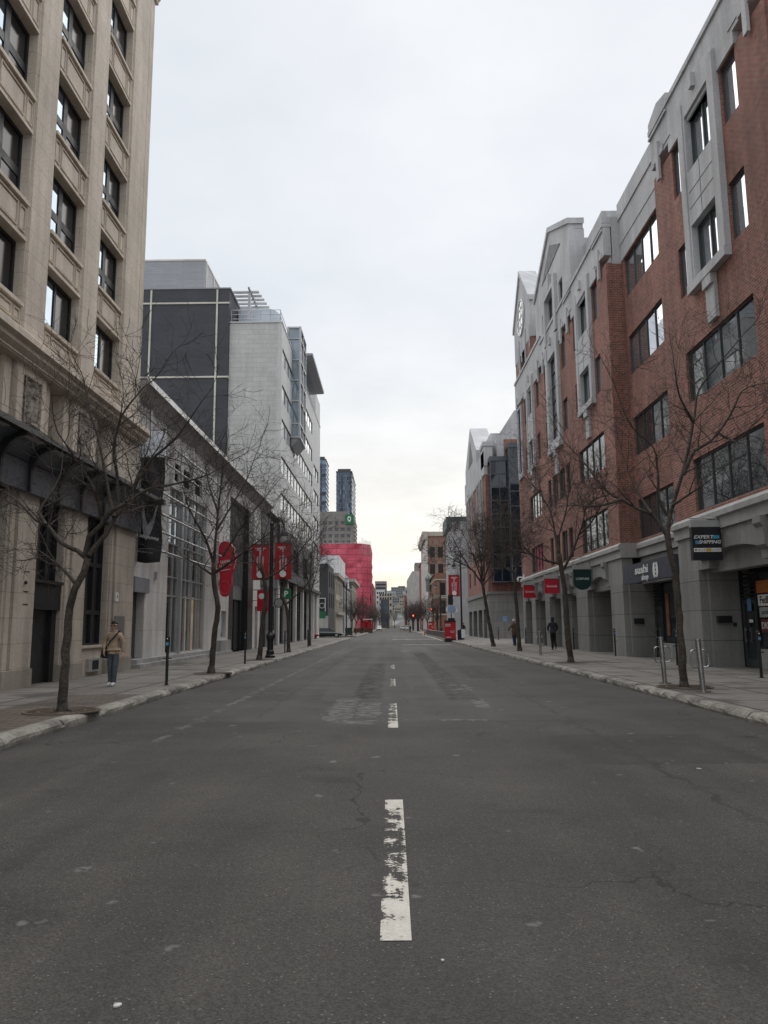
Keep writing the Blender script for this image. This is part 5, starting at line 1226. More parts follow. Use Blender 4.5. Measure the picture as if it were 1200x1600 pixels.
# grates and pits at the tree feet
def grate(c, label, r=.62):
    g_ = thing('tree_grate', label, 'tree grate', (c.x, c.y, KH), None)
    m = MB(); m.lathe([(r,0),(r,.012),(.16,.012),(.16,0)], (c.x,c.y,KH+.004), 28); m.build('plate', M('rusty_iron', (.09,.062,.045), .8, var=.3, fine=.3, vs=4), g_)
    m = MB()
    for k in range(36):
        a = 2*PI*k/36
        for (ra, rb_) in ((.2,.36),(.42,.57)): m.bar((c.x+ra*math.cos(a),c.y+ra*math.sin(a),KH+.018),(c.x+rb_*math.cos(a),c.y+rb_*math.sin(a),KH+.018),.009,4)
    m.lathe([(r+.03,0),(r+.03,.02),(r,.02),(r,0)], (c.x,c.y,KH+.003), 28); m.build('grate_bar', M('worn_iron', (.11,.085,.065), .7, var=.3), g_)
grate(base(97,1112), 'round rusty iron grate around the foot of the nearest left tree')
grate(base(1069,1074), 'round rusty iron grate around the tree between the steel hitching posts', .6)
for b_, lab in ((base(330,1052), 'bare soil pit around the second left tree'), (base(892,1035), 'bare soil pit around the double-forked right tree'), (base(405,1031), 'bare soil pit at the tree before the tall lamp post')):
    m = MB(); n = 14; pts = [(b_.x+.62*math.cos(2*PI*k/n)*R.uniform(.85,1.1), b_.y+.8*math.sin(2*PI*k/n)*R.uniform(.85,1.1)) for k in range(n)]
    m.prism(pts, 'z', KH-.02, KH+.008); tag(m.build('soil_pit', M('damp_soil', (.055,.04,.03), .95, var=.4, vs=6, bump=.5)), lab, 'tree pit')

# ================================================================== street furniture
POSTG = 'black parking meter posts along both pavements'
def meter(loc, label):
    x, y, z = loc; rt = thing('parking_post', label, 'parking post', loc, POSTG)
    m = MB(); m.lathe([(.038,0),(.038,.95),(.05,.96),(.05,1.22),(.035,1.245)], (x,y,z), 12); m.build('pole', BLACKM, rt, smooth=False)
    m = MB(); m.box(x-.12,x+.12,y-.008,y+.008,z+.66,z+.685); m.lathe([(.075,0),(.075,.012)],(x,y,z+.002),12); m.build('ring', BLACKM, rt)
    m = MB(); m.box(x-.035,x+.035,y-.058,y-.048,z+1.0,z+1.08); m.build('number_plate', M('blue_plate', (.07,.2,.36), .5) if 'BLUEP' not in globals() else BLUEP, rt)
    m = MB(); m.ball((x,y-.045,z+1.17), .018, 6); m.build('reflector', WHITE, rt)
    return rt
BLUEP = M('blue_plate', (.10,.26,.42), .5)
b0 = base(260,1070.5); m0 = meter((b0.x,b0.y,KH), 'black parking post nearest on the left, between the pedestrian and the kerb')
LBL = {(382.7,1037):'black parking post on the left pavement in front of the tall black doorway', (445,1020):'black parking post on the left just beyond the tall lamp post', (481,1010.7):'black parking post beside the thin straight tree on the left', (457,1001):'black parking post against the shop wall beyond the tall lamp post',
 (1190,1059):'black parking post at the right edge, in front of the courier shop window', (1058.7,1039.5):'black parking post behind the nearest right tree, before the sushi shop', (962,1025):'black parking post at the corner pier left of the sushi shop', (897,1015):'black parking post directly behind the double-forked right tree', (854,1009):'black parking post just left of the hooded walker', (822,1005.5):'black parking post between the brown-coated walker and the hooded walker', (762,996):'black post left of the leaning right tree by the far arches', (779,1000):'black post on the far right pavement before the blank stone wall'}
for (px, py), lab in LBL.items():
    q = base(px, py); dup(m0, (q.x, q.y, KH), label=lab)
def hitch(loc, label, tilt):
    x, y, z = loc; rt = thing('hitching_post', label, 'bike post', loc, 'steel bicycle posts with side loops'); rt.rotation_euler = (0, tilt, 0)
    m = MB(); m.lathe([(.056,0),(.056,1.02),(.062,1.02),(.062,1.06),(.05,1.065),(.05,1.09),(.064,1.095),(.064,1.12),(.03,1.13)], (x,y,z), 18); m.build('pole', STEEL, rt, smooth=False)
    for s_ in (-1, 1):
        m = MB(); pts = [(x+s_*.05,y,z+.52),(x+s_*.12,y,z+.52)]+[(x+s_*(.12+.07*math.sin(a)),y,z+.59-.07*math.cos(a)) for a in [PI/2*k/4 for k in range(1,5)]]+[(x+s_*(.12+.07*math.cos(a)),y,z+.82+.07*math.sin(a)) for a in [PI/2*k/4 for k in range(0,5)]]+[(x+s_*.05,y,z+.89)]
        m.tube(pts, .013, 7); m.build('loop', STEEL, rt, smooth=True)
    m = MB(); m.lathe([(.15,0),(.15,.012),(.06,.014)], (x,y,z+.002), 20); m.build('base_plate', STEEL, rt)
    return rt
q = base(1099,1081); h0 = hitch((q.x,q.y,KH), 'steel bicycle post with side loops, right of the nearest right tree', math.radians(-2.6))
q = base(1039,1068); c_ = dup(h0, (q.x,q.y,KH), label='steel bicycle post with side loops, left of the nearest right tree'); c_.rotation_euler = (0, math.radians(-2.0), 0)
q = base(845,1024); c_ = dup(h0, (q.x,q.y,KH), label='steel bicycle post with side loops, far one near the hooded walker'); c_.rotation_euler = (0, math.radians(-1.5), 0)

# lamp posts
def banner(rt, x0, x1, y, z0, z1, flip=False):
    m = MB(); n = 8
    base_ = len(m.v)
    for j in range(9):
        for i in range(n+1):
            u, v = i/n, j/8; m.v.append((x0+(x1-x0)*u, y+.03*math.sin(v*5+u*3)+.02*math.sin(u*7), z0+(z1-z0)*v+.03*(u-.5)*(1-v)))
    for j in range(8):
        for i in range(n): q = j*(n+1)+i; m.face((q,q+1,q+n+2,q+n+1))
    bn = m.build('banner', REDB, rt)
    xc, zc, w_, h_ = (x0+x1)/2, (z0+z1)/2, abs(x1-x0), z1-z0
    m = MB(); m.lathe([(0,0),(w_*.2,0),(w_*.2,.004),(0,.004)], (xc, y-.065, z0+h_*.14), 16, 'y')
    for k, nl in enumerate((11, 16, 10)): scrawl(m, (xc+(k-1)*w_*.16, y-.066, zc-.04*h_+(.06*h_ if k == 1 else 0)), (0,0,1), (-1,0,0), nl, w_*.10, k+3)
    m.box(x0+w_*.2, x1-w_*.2, y-.066, y-.062, z1-h_*.12, z1-h_*.10); m.box(x0+w_*.3, x1-w_*.3, y-.066, y-.062, z1-h_*.17, z1-h_*.15)
    m.build('banner_print', WHITE, bn)
    for zr in (z1+.02, z0-.01): m = MB(); m.bar((x0-.02,y,zr),(x1+.02,y,zr),.02,6); m.build('banner_rod', BLACKM, bn)
def lamp(loc, label, H=6.35, arm=.62, bl=True, br=True, bz=(3.72,5.42), bw=.82):
    x, y, z = loc; rt = thing('street_lamp', label, 'street lamp', loc, 'black ornate street lamps')
    m = MB(); m.lathe([(.24,0),(.24,.10),(.19,.14),(.19,.30),(.15,.36),(.15,.78),(.17,.82),(.17,.86),(.20,.9),(.20,1.05),(.15,1.12),(.105,1.2),(.10,1.3),(.085,H-.4),(.11,H-.38),(.11,H-.3),(.05,H-.2),(.02,H+.1)], (x,y,z), 16); m.build('pole', BLACKM, rt)
    m = MB(); m.box(x+.10,x+.24,y-.10,y+.04,z+.92,z+1.12); m.build('outlet_box', BLACKM, rt)
    m = MB(); pts = [(x,y,z+H-.9)]+[(x+arm*(.5-.5*math.cos(a)),y,z+H-.75+.75*math.sin(a)) for a in [PI*k/10 for k in range(1,10)]]+[(x+arm,y,z+H-.62)]
    m.tube(pts, .035, 7)
    sp_ = [(x+.22+.16*(1-k/14)*math.cos(k*.75),y,z+H-.6+.16*(1-k/14)*math.sin(k*.75)) for k in range(14)]; m.tube(sp_, .02, 5)
    for k in range(6): m.ball((x+arm*(.15+.14*k),y,z+H-.25+.16*math.sin(k*.7)), .05, 6)
    m.build('arm', BLACKM, rt)
    m = MB(); m.lathe([(.04,.30),(.10,.28),(.17,.16),(.22,.0),(.17,-.01)], (x+arm,y,z+H-.92), 14); hd = m.build('lamp_hood', BLACKM, rt)
    m = MB(); m.lathe([(.165,0),(.17,-.08),(.12,-.2),(.03,-.25)], (x+arm,y,z+H-.93), 14); m.build('globe', M('opal_globe', (.62,.62,.6), .35, var=.05), hd)
    if bl: banner(rt, x-.14-bw, x-.12, y, z+bz[0], z+bz[1])
    if br: banner(rt, x+.16, x+.16+bw, y, z+bz[0]+.02, z+bz[1]+.05)
    return rt
q = base(422,1027.5); lamp((q.x,q.y,KH), 'tall black ornate street lamp with two red banners, on the left pavement', H=6.75)
lamp((-7.0,120,KH), 'black street lamp with white globe at the far corner of the left side street', H=8.2, arm=.75, bl=False, br=False)
lamp((7.2,79.8,KH), 'slim black street lamp with one red banner facing the road, right pavement', H=8.4, arm=-.7, bl=True, br=False, bz=(4.45,6.6), bw=1.15)
lamp((9.0,168,KH), 'black lantern street lamp far on the right by the banded brick building', H=8.5, arm=-.9, bl=False, br=False)
lamp((7.1,112,KH), 'black street lamp at the kerb beside the grey slab building', H=8.0, arm=-.7, bl=False, br=False)
lamp((-6.2,164,KH), 'black street lamp in front of the slate roof house, far left', H=8.0, arm=.7, bl=False, br=False)
lamp((6.6,236,KH), 'black street lamp by the far right trees, before the white cornice building', H=8.0, arm=-.7, bl=False, br=False)
# information totems
def totem(loc, label, w_=1.12, h=2.05):
    x, y, z = loc; rt = thing('red_totem', label, 'totem', loc, 'red information totems')
    m = MB(); m.box(x-w_/2,x+w_/2,y-.2,y+.2,z,z+.32); m.box(x-w_/2,x+w_/2,y-.2,y+.2,z+h-.14,z+h+.04); m.build('frame', BLACKM, rt)
    m = MB(); m.box(x-w_/2+.01,x+w_/2-.01,y-.18,y+.18,z+.32,z+h-.14); p_ = m.build('panel', REDB, rt)
    m = MB()
    for k, (ox, oz, nl, sz) in enumerate(((-.22,h-.34,6,.10),(-.22,h-.5,6,.10),(.22,1.05,7,.075),(.22,.93,6,.075),(-.2,.46,6,.11))): scrawl(m, (x+ox,y-.186,z+oz), (1,0,0), (0,0,1), nl, sz, k+20)
    m.build('panel_text', WHITE, p_); return rt
t1 = totem((5.75,76.5,0), 'red information totem with black base standing at the right kerb, nearer one')
c_ = dup(t1, (8.6,168,KH), sc=1.1, label='red information totem farther off behind the black barrier')
m = MB(); m.box(5.95,6.2,82,135,0,.82); m.box(5.9,6.25,82,135,.82,.9); tag(m.build('terrace_barrier', BLACKS), 'long low black barrier behind the nearer red totem, right kerb', 'barrier')
# traffic signals
def signal(loc, label, arm=0, H=5.2, lit=True):
    x, y, z = loc; rt = thing('traffic_signal', label, 'traffic light', loc, 'traffic lights')
    m = MB(); m.lathe([(.14,0),(.14,.3),(.07,.35),(.06,H)], (x,y,z), 10)
    if arm: m.bar((x,y,z+H-.3),(x+arm,y,z+H-.2),.05,6)
    m.build('pole', BLACKM, rt)
    hx = x+arm; m = MB(); m.box(hx-.55,hx+.55,y-.14,y+.14,z+H-.65,z+H-.2); m.box(x-.2,x+.2,y-.15,y+.15,z+2.6,z+3.6); hd = m.build('signal_head', BLACKM, rt)
    m = MB(); m.lathe([(0,0),(.16,0),(.16,.02),(0,.02)], (hx-.36,y-.165,z+H-.42), 14, 'y'); m.build('red_light', glow('signal_red', (.9,.06,.02), 6 if lit else .1), hd)
    m = MB()
    for d in (0,.36): m.lathe([(0,0),(.13,0),(.13,.015),(0,.015)], (hx+d,y-.16,z+H-.42), 14, 'y')
    m.build('dark_light', DARK, hd); return rt
signal((8.9,150,KH), 'nearer traffic light with lit red lamp on a side arm, before the banded brick building', arm=-.9, H=5.0)
signal((6.8,195,KH), 'small far traffic light with a lit red lamp by the white parked car', arm=-1.0, H=4.4)
rt = thing('signal_pole', 'black pole with dark box and round blue disc, behind the nearer red totem', 'sign pole', (6.15,80,KH))
m = MB(); m.lathe([(.05,0),(.05,4.6)], (6.15,80,KH), 8); m.build('pole', BLACKM, rt)
m = MB(); m.box(5.85,6.35,79.8,80.0,3.7,4.7); m.build('signal_head', BLACKM, rt)
m = MB(); m.lathe([(0,0),(.42,0),(.42,.04),(0,.04)], (6.2,79.72,3.25), 22, 'y'); m.build('disc', M('blue_grey_disc', (.22,.3,.4), .4), rt)
m = MB(); m.lathe([(0,0),(.36,0),(.36,.04),(0,.04)], (5.95,79.9,3.25), 22, 'y'); m.lathe([(0,0),(.33,0),(.33,.04),(0,.04)], (6.5,79.9,3.15), 22, 'y'); m.build('rear_disc', WHITEM, rt)
m = MB(); m.box(5.8,6.5,79.85,80.15,1.9,2.35); m.build('control_box', BLACKM, rt)
rt = thing('litter_bin', 'black and white litter bin beside the slim right street lamp', 'bin', (6.9,79,KH))
m = MB(); m.lathe([(.26,0),(.28,.1),(.28,.85),(.24,1.0)], (6.95,79,KH), 14); m.build('drum', BLACKM, rt)
m = MB(); m.box(7.05,7.4,78.7,78.72,.35,1.2); m.build('poster', WHITEM, rt)
# planters, kiosk and bins on the far left
for i, (x, y, w_, lab) in enumerate(((-7.3,176,2.6,'brown timber planter box left of the far red kiosk'), (-5.6,178,2.4,'brown timber planter box in front of the far red kiosk'))):
    rt = thing('planter_box', lab, 'planter', (x,y,0), 'timber planters on the roadside'); m = MB(); m.box(x-w_/2,x+w_/2,y-.5,y+.5,0,1.1)
    for k in range(4): m.box(x-w_/2-.02,x+w_/2+.02,y-.53,y-.5,.08+k*.26,.28+k*.26)
    m.build('box', M('stained_timber', (.13,.065,.04), .8, var=.3), rt); m = MB(); m.box(x-w_/2+.05,x+w_/2-.05,y-.45,y+.45,1.1,1.13); m.build('soil', DARK, rt)
rt = thing('red_kiosk', 'small red pavilion with pale flat roof on the far left kerb', 'kiosk', (-5.9,182,0))
m = MB()
for x in (-7.2,-6.1,-5.0): m.box(x-.08,x+.08,181,181.16,0,3.1); m.box(x-.08,x+.08,184,184.16,0,3.1)
m.box(-7.2,-5.0,184,184.1,0,2.6); m.box(-7.2,-6.2,181.05,181.12,1.0,2.8); m.box(-5.7,-5.0,181.05,181.12,.2,2.9); m.build('frame', REDB, rt)
m = MB(); m.box(-7.0,-4.5,180.6,184.5,3.1,3.25); m.build('roof', WHITEM, rt)
rt = thing('green_bin', 'dark green waste container at the far left corner, right of the parked dark car', 'bin', (-7.3,131,KH))
m = MB(); m.prism([(-7.75,KH),(-6.9,KH),(-6.8,1.25),(-7.85,1.25)], 'y', 130.4, 131.4); m.build('body', M('bin_green', (.035,.07,.045), .6), rt); m = MB(); m.box(-7.88,-6.77,130.35,131.45,1.25,1.35); m.build('lid', DARKP, rt)
# signs on the left shops
def flat_sign(name, label, x0, x1, y, z0, z1, mat, txt=None, tm=None, ts=.3):
    rt = thing(name, label, 'sign', ((x0+x1)/2, y, z0)); m = MB(); m.box(x0,x1,y-.06,y+.06,z0,z1); b_ = m.build('sign_board', mat, rt)
    if txt: m = MB(); m.text(txt, ts, ((x0+x1)/2, y-.068, (z0+z1)/2), (1,0,0), (0,0,1), .003, bold=.02); m.build('lettering', tm or WHITE, b_)
    m = MB(); m.bar((x0-.5,y,z1+.03),(x1,y,z1+.03),.025,6); m.bar((x0-.5,y,(z0+z1)/2),(x0,y,(z0+z1)/2),.02,6); m.build('bracket', BLACKM, rt); return rt
rt = flat_sign('projecting_sign', 'small red projecting sign with a white disc, under the left red banner', -9.05, -8.2, 52, 2.65, 4.05, RED)
m = MB(); m.lathe([(0,0),(.2,0),(.2,.01),(0,.01)], (-8.75,51.92,3.65), 14, 'y'); m.build('disc', WHITE, rt)
flat_sign('parking_sign', 'green projecting parking sign with a white letter, beyond the tall lamp post', -8.3, -7.55, 58, 3.65, 4.4, GREEN, 'P', WHITE, .62)
flat_sign('green_board', 'green board sign by the dark brick house above the parked car', -10.6, -9.55, 112, 2.75, 3.75, GREEN)
rt = thing('oval_sign', 'small oval sign with dark rim hanging beside the tall lamp post, left shops', 'sign', (-8.6,59,3.1))
m = MB(); m.lathe([(0,0),(.36,0),(.36,.12),(0,.12)], (-8.6,58.9,3.4), 20, 'y'); m.bar((-9.4,59,3.4),(-8.6,59,3.4),.03,6); m.build('rim', BLACKM, rt); m = MB(); m.lathe([(0,0),(.3,0),(.3,.02),(0,.02)], (-8.6,58.87,3.4), 20, 'y'); m.build('face', GALV, rt)
# red shoe-sole sign
rt = thing('sole_sign', 'big glossy red sign shaped like a shoe sole, projecting from the grey shop', 'sign', (-8.9,41.6,3.2))
def sole(cx, z0, s_=1.0, sx=1.0):
    pts = []
    for k in range(40):
        a = 2*PI*k/40; u, v = math.cos(a), math.sin(a); z = 1.52+1.5*v*1.0; wd = .30+.15/(1+math.exp(-(z-1.55)*5)) - .07*math.exp(-((z-1.2)/.3)**2)
        e = abs(u)**.72*(1 if u > 0 else -1); pts.append((cx+sx*e*wd + .05*math.sin((z-.4)*1.2), z0+z))
    return pts
m = MB(); m.prism(sole(-8.97,3.2,1,1.28), 'y', 41.4, 41.75); bd_ = m.build('sign_body', RED, rt, bevel=.03)
m = MB()
P_ = sole(-8.97,3.2,1,1.28)
for k in range(0, 14): 
    a, b = P_[k], P_[k+1]; m.bar((a[0]-.03,41.39,a[1]),(b[0]-.03,41.39,b[1]),.014,4)
for (z_, a_, l_) in ((5.12,.10,.42),(4.92,.07,.5),(4.66,.03,.4)):
    m.tube([(-8.97-l_*.65+l_*1.3*k/30+.03*math.cos(k*1.25), 41.385, z_+.2*(k/30-.5)*.5+a_*math.sin(k*1.25)*(1-.5*k/30)) for k in range(31)], .015, 4)
m.build('lettering', WHITE, bd_)
m = MB(); n = 24
for k in range(n):
    a0, a1 = 2*PI*k/n, 2*PI*(k+1)/n; m.bar((-8.97+.27*math.cos(a0),41.39,3.72+.34*math.sin(a0)),(-8.97+.27*math.cos(a1),41.39,3.72+.34*math.sin(a1)),.018,4)
m.build('heel_line', M('pale_red', (.6,.12,.13), .4), bd_)
m = MB(); m.bar((-9.4,41.6,5.6),(-9.0,41.6,5.6),.04,6); m.bar((-9.4,41.6,3.9),(-9.0,41.6,3.9),.04,6); m.build('bracket', BLACKM, rt)
# long black banner with a swoosh
rt = thing('black_banner', 'long black hanging banner with pale curved tick mark, at the stone building corner', 'banner', (-8.95,28.3,4))
def bpt(u, v):
    """u across, v up the banner: cloth bulging at the foot"""
    sag = .22*max(0, .35-v)*math.sin(u*PI)
    return (-9.38+.88*u*(1+.03*math.sin(v*9)) - .05*(1-v), 28.3-.25*math.sin(u*PI)*(1-v*.5) + .06*math.sin(u*6+v*11), 4.0+3.95*v - sag*.9 + .14*(1-u)*max(0,.3-v))
def cloth(u0, u1, v0, v1, nu, nv, lift=0, wob=None):
    m = MB()
    for j in range(nv+1):
        for i in range(nu+1):
            p = bpt(u0+(u1-u0)*i/nu, v0+(v1-v0)*j/nv); m.v.append((p[0], p[1]-lift, p[2]))
    for j in range(nv):
        for i in range(nu): q = j*(nu+1)+i; m.face((q,q+1,q+nu+2,q+nu+1))
    return m
bn = cloth(0,1,0,1,14,40).build('banner_cloth', BLACKC, rt, smooth=True)
m = MB(); n = 22
GREYP = M('faded_grey_print', (.24,.24,.25), .7, var=.25, vs=4)
for k in range(n):
    def sw(f):   # hooked tick: steep left limb, rounded foot, long limb rising to the right
        u = .10+.84*f; c_ = .28+.50*abs(f-.42)**1.5*(2.6 if f < .42 else 1.5) ; th = .085*math.sin(min(1,f*3+.25)*PI/2)*(1-max(0,f-.3)*1.25)+.004
        return u, c_-th, c_+th
    a, b = sw(k/n), sw((k+1)/n)
    pts = [bpt(a[0],a[1]), bpt(b[0],b[1]), bpt(b[0],b[2]), bpt(a[0],a[2])]
    m.quad(*[(p[0],p[1]-.012,p[2]) for p in pts])
m.build('tick_mark', GREYP, bn)
m = MB(); p = bpt(.5,.215); m.text('À DÉCOUVRIR', .135, (p[0]+.02, p[1]-.05, p[2]+.06), (1,0,-.22), (.22,0,1), .002, bold=.02); m.build('lettering', WHITE, bn)
m = MB(); p = bpt(.5,.12)
m.box(p[0]-.28,p[0]+.3,p[1]-.06,p[1]-.055,p[2]+.02,p[2]+.035); scrawl(m, (p[0],p[1]-.06,p[2]-.1), (1,0,-.15), (.15,0,1), 12, .06, 9); m.build('small_print', GREYP, bn)
m = MB(); m.box(-9.38,-8.5,28.28,28.36,7.98,9.0); wp_ = m.build('white_panel', M('bright_sky_print', (.68,.72,.78), .4, var=.2, vs=2.5), rt)
for a_, b_ in (((-9.45,28.32,9.02),(-8.48,28.32,9.02)),((-9.45,28.32,7.95),(-8.48,28.32,7.95)),((-9.42,28.34,3.9),(-9.42,28.34,9.0))): m = MB(); m.bar(a_,b_,.023,6); m.build('banner_rod', BLACKM, rt)
# wall camera
rt = thing('security_camera', 'white dome security camera on the last pier of the long brick building', 'camera', (10.5,61.5,5.2))
m = MB(); m.bar((10.6,61.5,5.35),(10.1,61.5,5.35),.05,6); m.box(10.55,10.65,61.35,61.65,5.2,5.6); m.build('arm', WHITEM, rt)
m = MB(); m.ball((10.05,61.5,5.15), .17, 10); m.build('dome', WHITEM, rt)
# ================================================================== people
def skin(name, chains, mat, parent, sub=2, flat=1.0, extra=None):
    """one continuous surface grown over a skeleton of (x,y,z,r) chains; the first joint is the root"""
    key = {}; V = []; Rr = []; E = []
    def idx(p):
        k = tuple(round(c, 4) for c in p[:3])
        if k not in key: key[k] = len(V); V.append(p[:3]); Rr.append(p[3])
        return key[k]
    for ch in chains:
        ii = [idx(p) for p in ch]
        for a, b in zip(ii, ii[1:]):
            if (a, b) not in E and (b, a) not in E: E.append((a, b))
    me = bpy.data.meshes.new(name); me.from_pydata(V, E, []); ob = bpy.data.objects.new(name, me); COL.objects.link(ob)
    md = ob.modifiers.new('skin', 'SKIN'); md.use_smooth_shade = True
    sv = me.skin_vertices[0].data
    for i, r in enumerate(Rr): sv[i].radius = (r, r); sv[i].use_root = (i == 0)
    ss = ob.modifiers.new('sub', 'SUBSURF'); ss.levels = sub; ss.render_levels = sub
    dg = bpy.context.evaluated_depsgraph_get(); dg.update()
    m2 = bpy.data.meshes.new_from_object(ob.evaluated_get(dg)); bpy.data.objects.remove(ob); bpy.data.meshes.remove(me)
    for v in m2.vertices: v.co.y *= flat
    m2.materials.clear(); m2.materials.append(mat); m2.polygons.foreach_set('use_smooth', [True]*len(m2.polygons)); m2.name = name
    o = bpy.data.objects.new(name, m2); COL.objects.link(o); o.parent = parent; return o
def hand(w, d, sd):
    """palm, five unequal bent fingers and a side thumb from wrist w hanging along d"""
    w = Vector(w); d = Vector(d).normalized(); f = Vector((0,1,0)); f = (f - d*f.dot(d)).normalized(); s_ = d.cross(f)
    palm = w + d*.05; pm2 = w + d*.085; out = [[(*w,.026),(*palm,.032),(*pm2,.03)]]
    for k, (o, L) in enumerate(((-.028,.065),(-.01,.075),(.01,.07),(.027,.055))):
        a = pm2 + f*o + d*.02; b = a + d*L*.5 - s_*sd*.008; c = a + d*L*.85 - s_*sd*.03
        out.append([(*pm2,.03),(*a,.0095),(*b,.009),(*c,.0075)])
    t0 = palm + f*.038; t1 = t0 + d*.03 + f*.018; t2 = t1 + d*.028
    out.append([(*palm,.032),(*t0,.012),(*t1,.0105),(*t2,.008)]); return out
def person(label, loc, rz, sc, c, armR, armL, legR, legL, lean=0.0, hair=None, hood=False, cap=None, long_coat=False, glasses=False, name='person', detail=True):
    """arms: (elbow, wrist); legs: (knee, ankle, toe). Local +Y is the way the person faces"""
    rt = thing(name, label, 'person', loc, None, rz); rt.scale = (sc,)*3
    y1 = lean; hd = 1.63
    core = [(0,0,.96,.085),(0,y1*.4,1.12,.10),(0,y1*.8,1.31,.125),(0,y1,1.45,.06),(0,y1+.015,1.51,.052),(0,y1+.03,hd-.055,.066),(0,y1+.03,hd,.083),(0,y1+.02,hd+.055,.08),(0,y1+.02,hd+.10,.045)]
    ch = [core, [core[6],(0,y1+.128,hd-.012,.014)], [core[6],(.088,y1+.02,hd,.018)], [core[6],(-.088,y1+.02,hd,.018)], [core[5],(0,y1+.10,hd-.075,.03)]]
    arms = {}
    for s_, (el, wr) in ((1, armR), (-1, armL)):
        sh = (s_*.17, y1*.9, 1.40, .055); arms[s_] = (sh, el, wr); d = Vector(wr)-Vector(el)
        ch.append([core[2], sh, (*el,.042), (*wr,.028)]); hc = hand(wr, d*.6+Vector((0,.02,-.25))*.4, s_); hc[0][0] = (*wr,.028); ch += hc
    legs = {}
    for s_, (kn, an, to) in ((1, legR), (-1, legL)):
        hp = (s_*.085, 0, .90, .07); legs[s_] = (hp, kn, an, to); ch.append([core[0], hp, (*kn,.058), (*an,.04), (*to,.03)])
    skin('body', ch, SKIN, rt)
    top = M('cloth_top_'+label[:18], c[0], .85, var=.15, vs=5, fine=.15, bump=.15, obj=True); leg = M('cloth_leg_'+label[:18], c[1], .85, var=.2, vs=5, bump=.12, obj=True)
    bt = .78 if long_coat else .95
    jk = [[(0,0,1.12,.15),(0,y1*.8,1.30,.165),(0,y1*.95,1.41,.115),(0,y1,1.475,.075)], [(0,0,1.12,.15),(0,0,.97,.158)]+([(0,-.01,.80,.165),(0,-.02,.62,.175)] if long_coat else [(0,0,.84,.152)])]
    for s_, (sh, el, wr) in arms.items():
        w_ = Vector(el).lerp(Vector(wr), .93); jk.append([(0,y1*.8,1.30,.165),(*sh[:3],.085),(*el,.062),(*w_,.048)])
    if hood: jk.append([(0,y1,1.475,.075),(0,y1-.0,1.56,.10),(0,y1+.005,1.64,.112),(0,y1+.0,1.71,.095),(0,y1,1.745,.05)])
    J = skin('jacket' if not long_coat else 'coat', jk, top, rt)
    col = MB(); col.lathe([(.075,0),(.095,.0),(.10,.05),(.088,.055),(.07,.02)], (0,y1,1.455), 14)
    if not hood: col.build('collar', top, J, smooth=True, local=True)
    tr = [[(0,0,1.04,.125),(0,0,.97,.135),(0,0,.90,.13)]]
    for s_, (hp, kn, an, to) in legs.items():
        a2 = Vector(kn).lerp(Vector(an), 1.06); tr.append([(0,0,.90,.13),(s_*.088,0,.85,.10),(*kn,.076),(*a2,.06)])
    tz = skin('trousers', tr, leg, rt)
    wb = MB(); wb.lathe([(.15,0),(.158,.01),(.158,.05),(.145,.06)], (0,0,.86), 16)
    if not long_coat: wb.build('waistband', top, J, smooth=True, local=True)
    for s_, (hp, kn, an, to) in legs.items():
        a = Vector(an); t_ = Vector(to); dr = (t_-a); heel = a - Vector((dr.x,dr.y,0)).normalized()*.06 + Vector((0,0,-.055)); tip = t_ + Vector((dr.x,dr.y,0)).normalized()*.05+Vector((0,0,-.005))
        skin('shoe', [[(*a,.05),(*heel,.042)],[(*a,.05),(*t_,.046),(*tip,.03)]], c[2], rt, sub=2)
    if hair:
        h = MB(); h.ball((0,y1+.012,hd+.062), .098, 14, (.93,1.02,.72)); h.ball((0,y1+.055,hd+.115), .055, 10, (1.2,1.0,.55)); h.build('hair', hair, rt, smooth=True, local=True)
    if cap:
        h = MB(); h.ball((0,y1+.01,hd+.062), .118, 14, (1,1.05,.85)); h.lathe([(.115,0),(.125,.01),(.125,.06),(.112,.07)], (0,y1+.01,hd-.01), 16); h.ball((0,y1,hd+.18), .04, 8); h.build('hat', cap, rt, smooth=True, local=True)
    if glasses:
        g = MB()
        for s_ in (-1,1): g.ball((s_*.036,y1+.108,hd+.008), .03, 8, (1,.35,.75)); g.bar((s_*.065,y1+.10,hd+.012),(s_*.09,y1+.02,hd+.012),.006,4)
        g.bar((-.015,y1+.118,hd+.014),(.015,y1+.118,hd+.014),.006,4); g.build('sunglasses', BLACKM, rt, local=True)
        mo = MB(); mo.box(-.024,.024,y1+.108,y1+.118,hd-.052,hd-.044); mo.build('mouth', M('lips', (.25,.09,.08), .6), rt, local=True)
    return rt
WSHOE = M('white_trainer', (.55,.54,.52), .6, var=.1); BSHOE = M('black_shoe', (.02,.02,.022), .6, var=.2)
HAIR = M('dark_brown_hair', (.03,.02,.015), .6, var=.3, vs=20)
q = base(175,1072)
man = person('man in tan jacket and blue jeans walking towards us on the left pavement', (q.x,q.y,KH), PI, .925, ((.33,.245,.165),(.075,.09,.105),WSHOE),
    ((.25,.02,1.14),(.215,.12,.97)), ((-.265,-.02,1.13),(-.29,.06,.88)), ((.075,.0,.50),(.075,-.06,.09),(.085,.06,.04)), ((-.085,.07,.50),(-.06,.05,.09),(-.065,.19,.04)), hair=HAIR, glasses=True)
bag = thing('shoulder_bag', 'black shoulder bag with diagonal strap worn by the man in the tan jacket', 'bag', (q.x,q.y,KH), None, PI); bag.scale = (.925,)*3
m = MB(); m.prism([(.13,.74),(.34,.77),(.31,1.0),(.16,1.0)], 'y', -.06, .07); m.build('pouch', BLACKC, bag, local=True, bevel=.015)
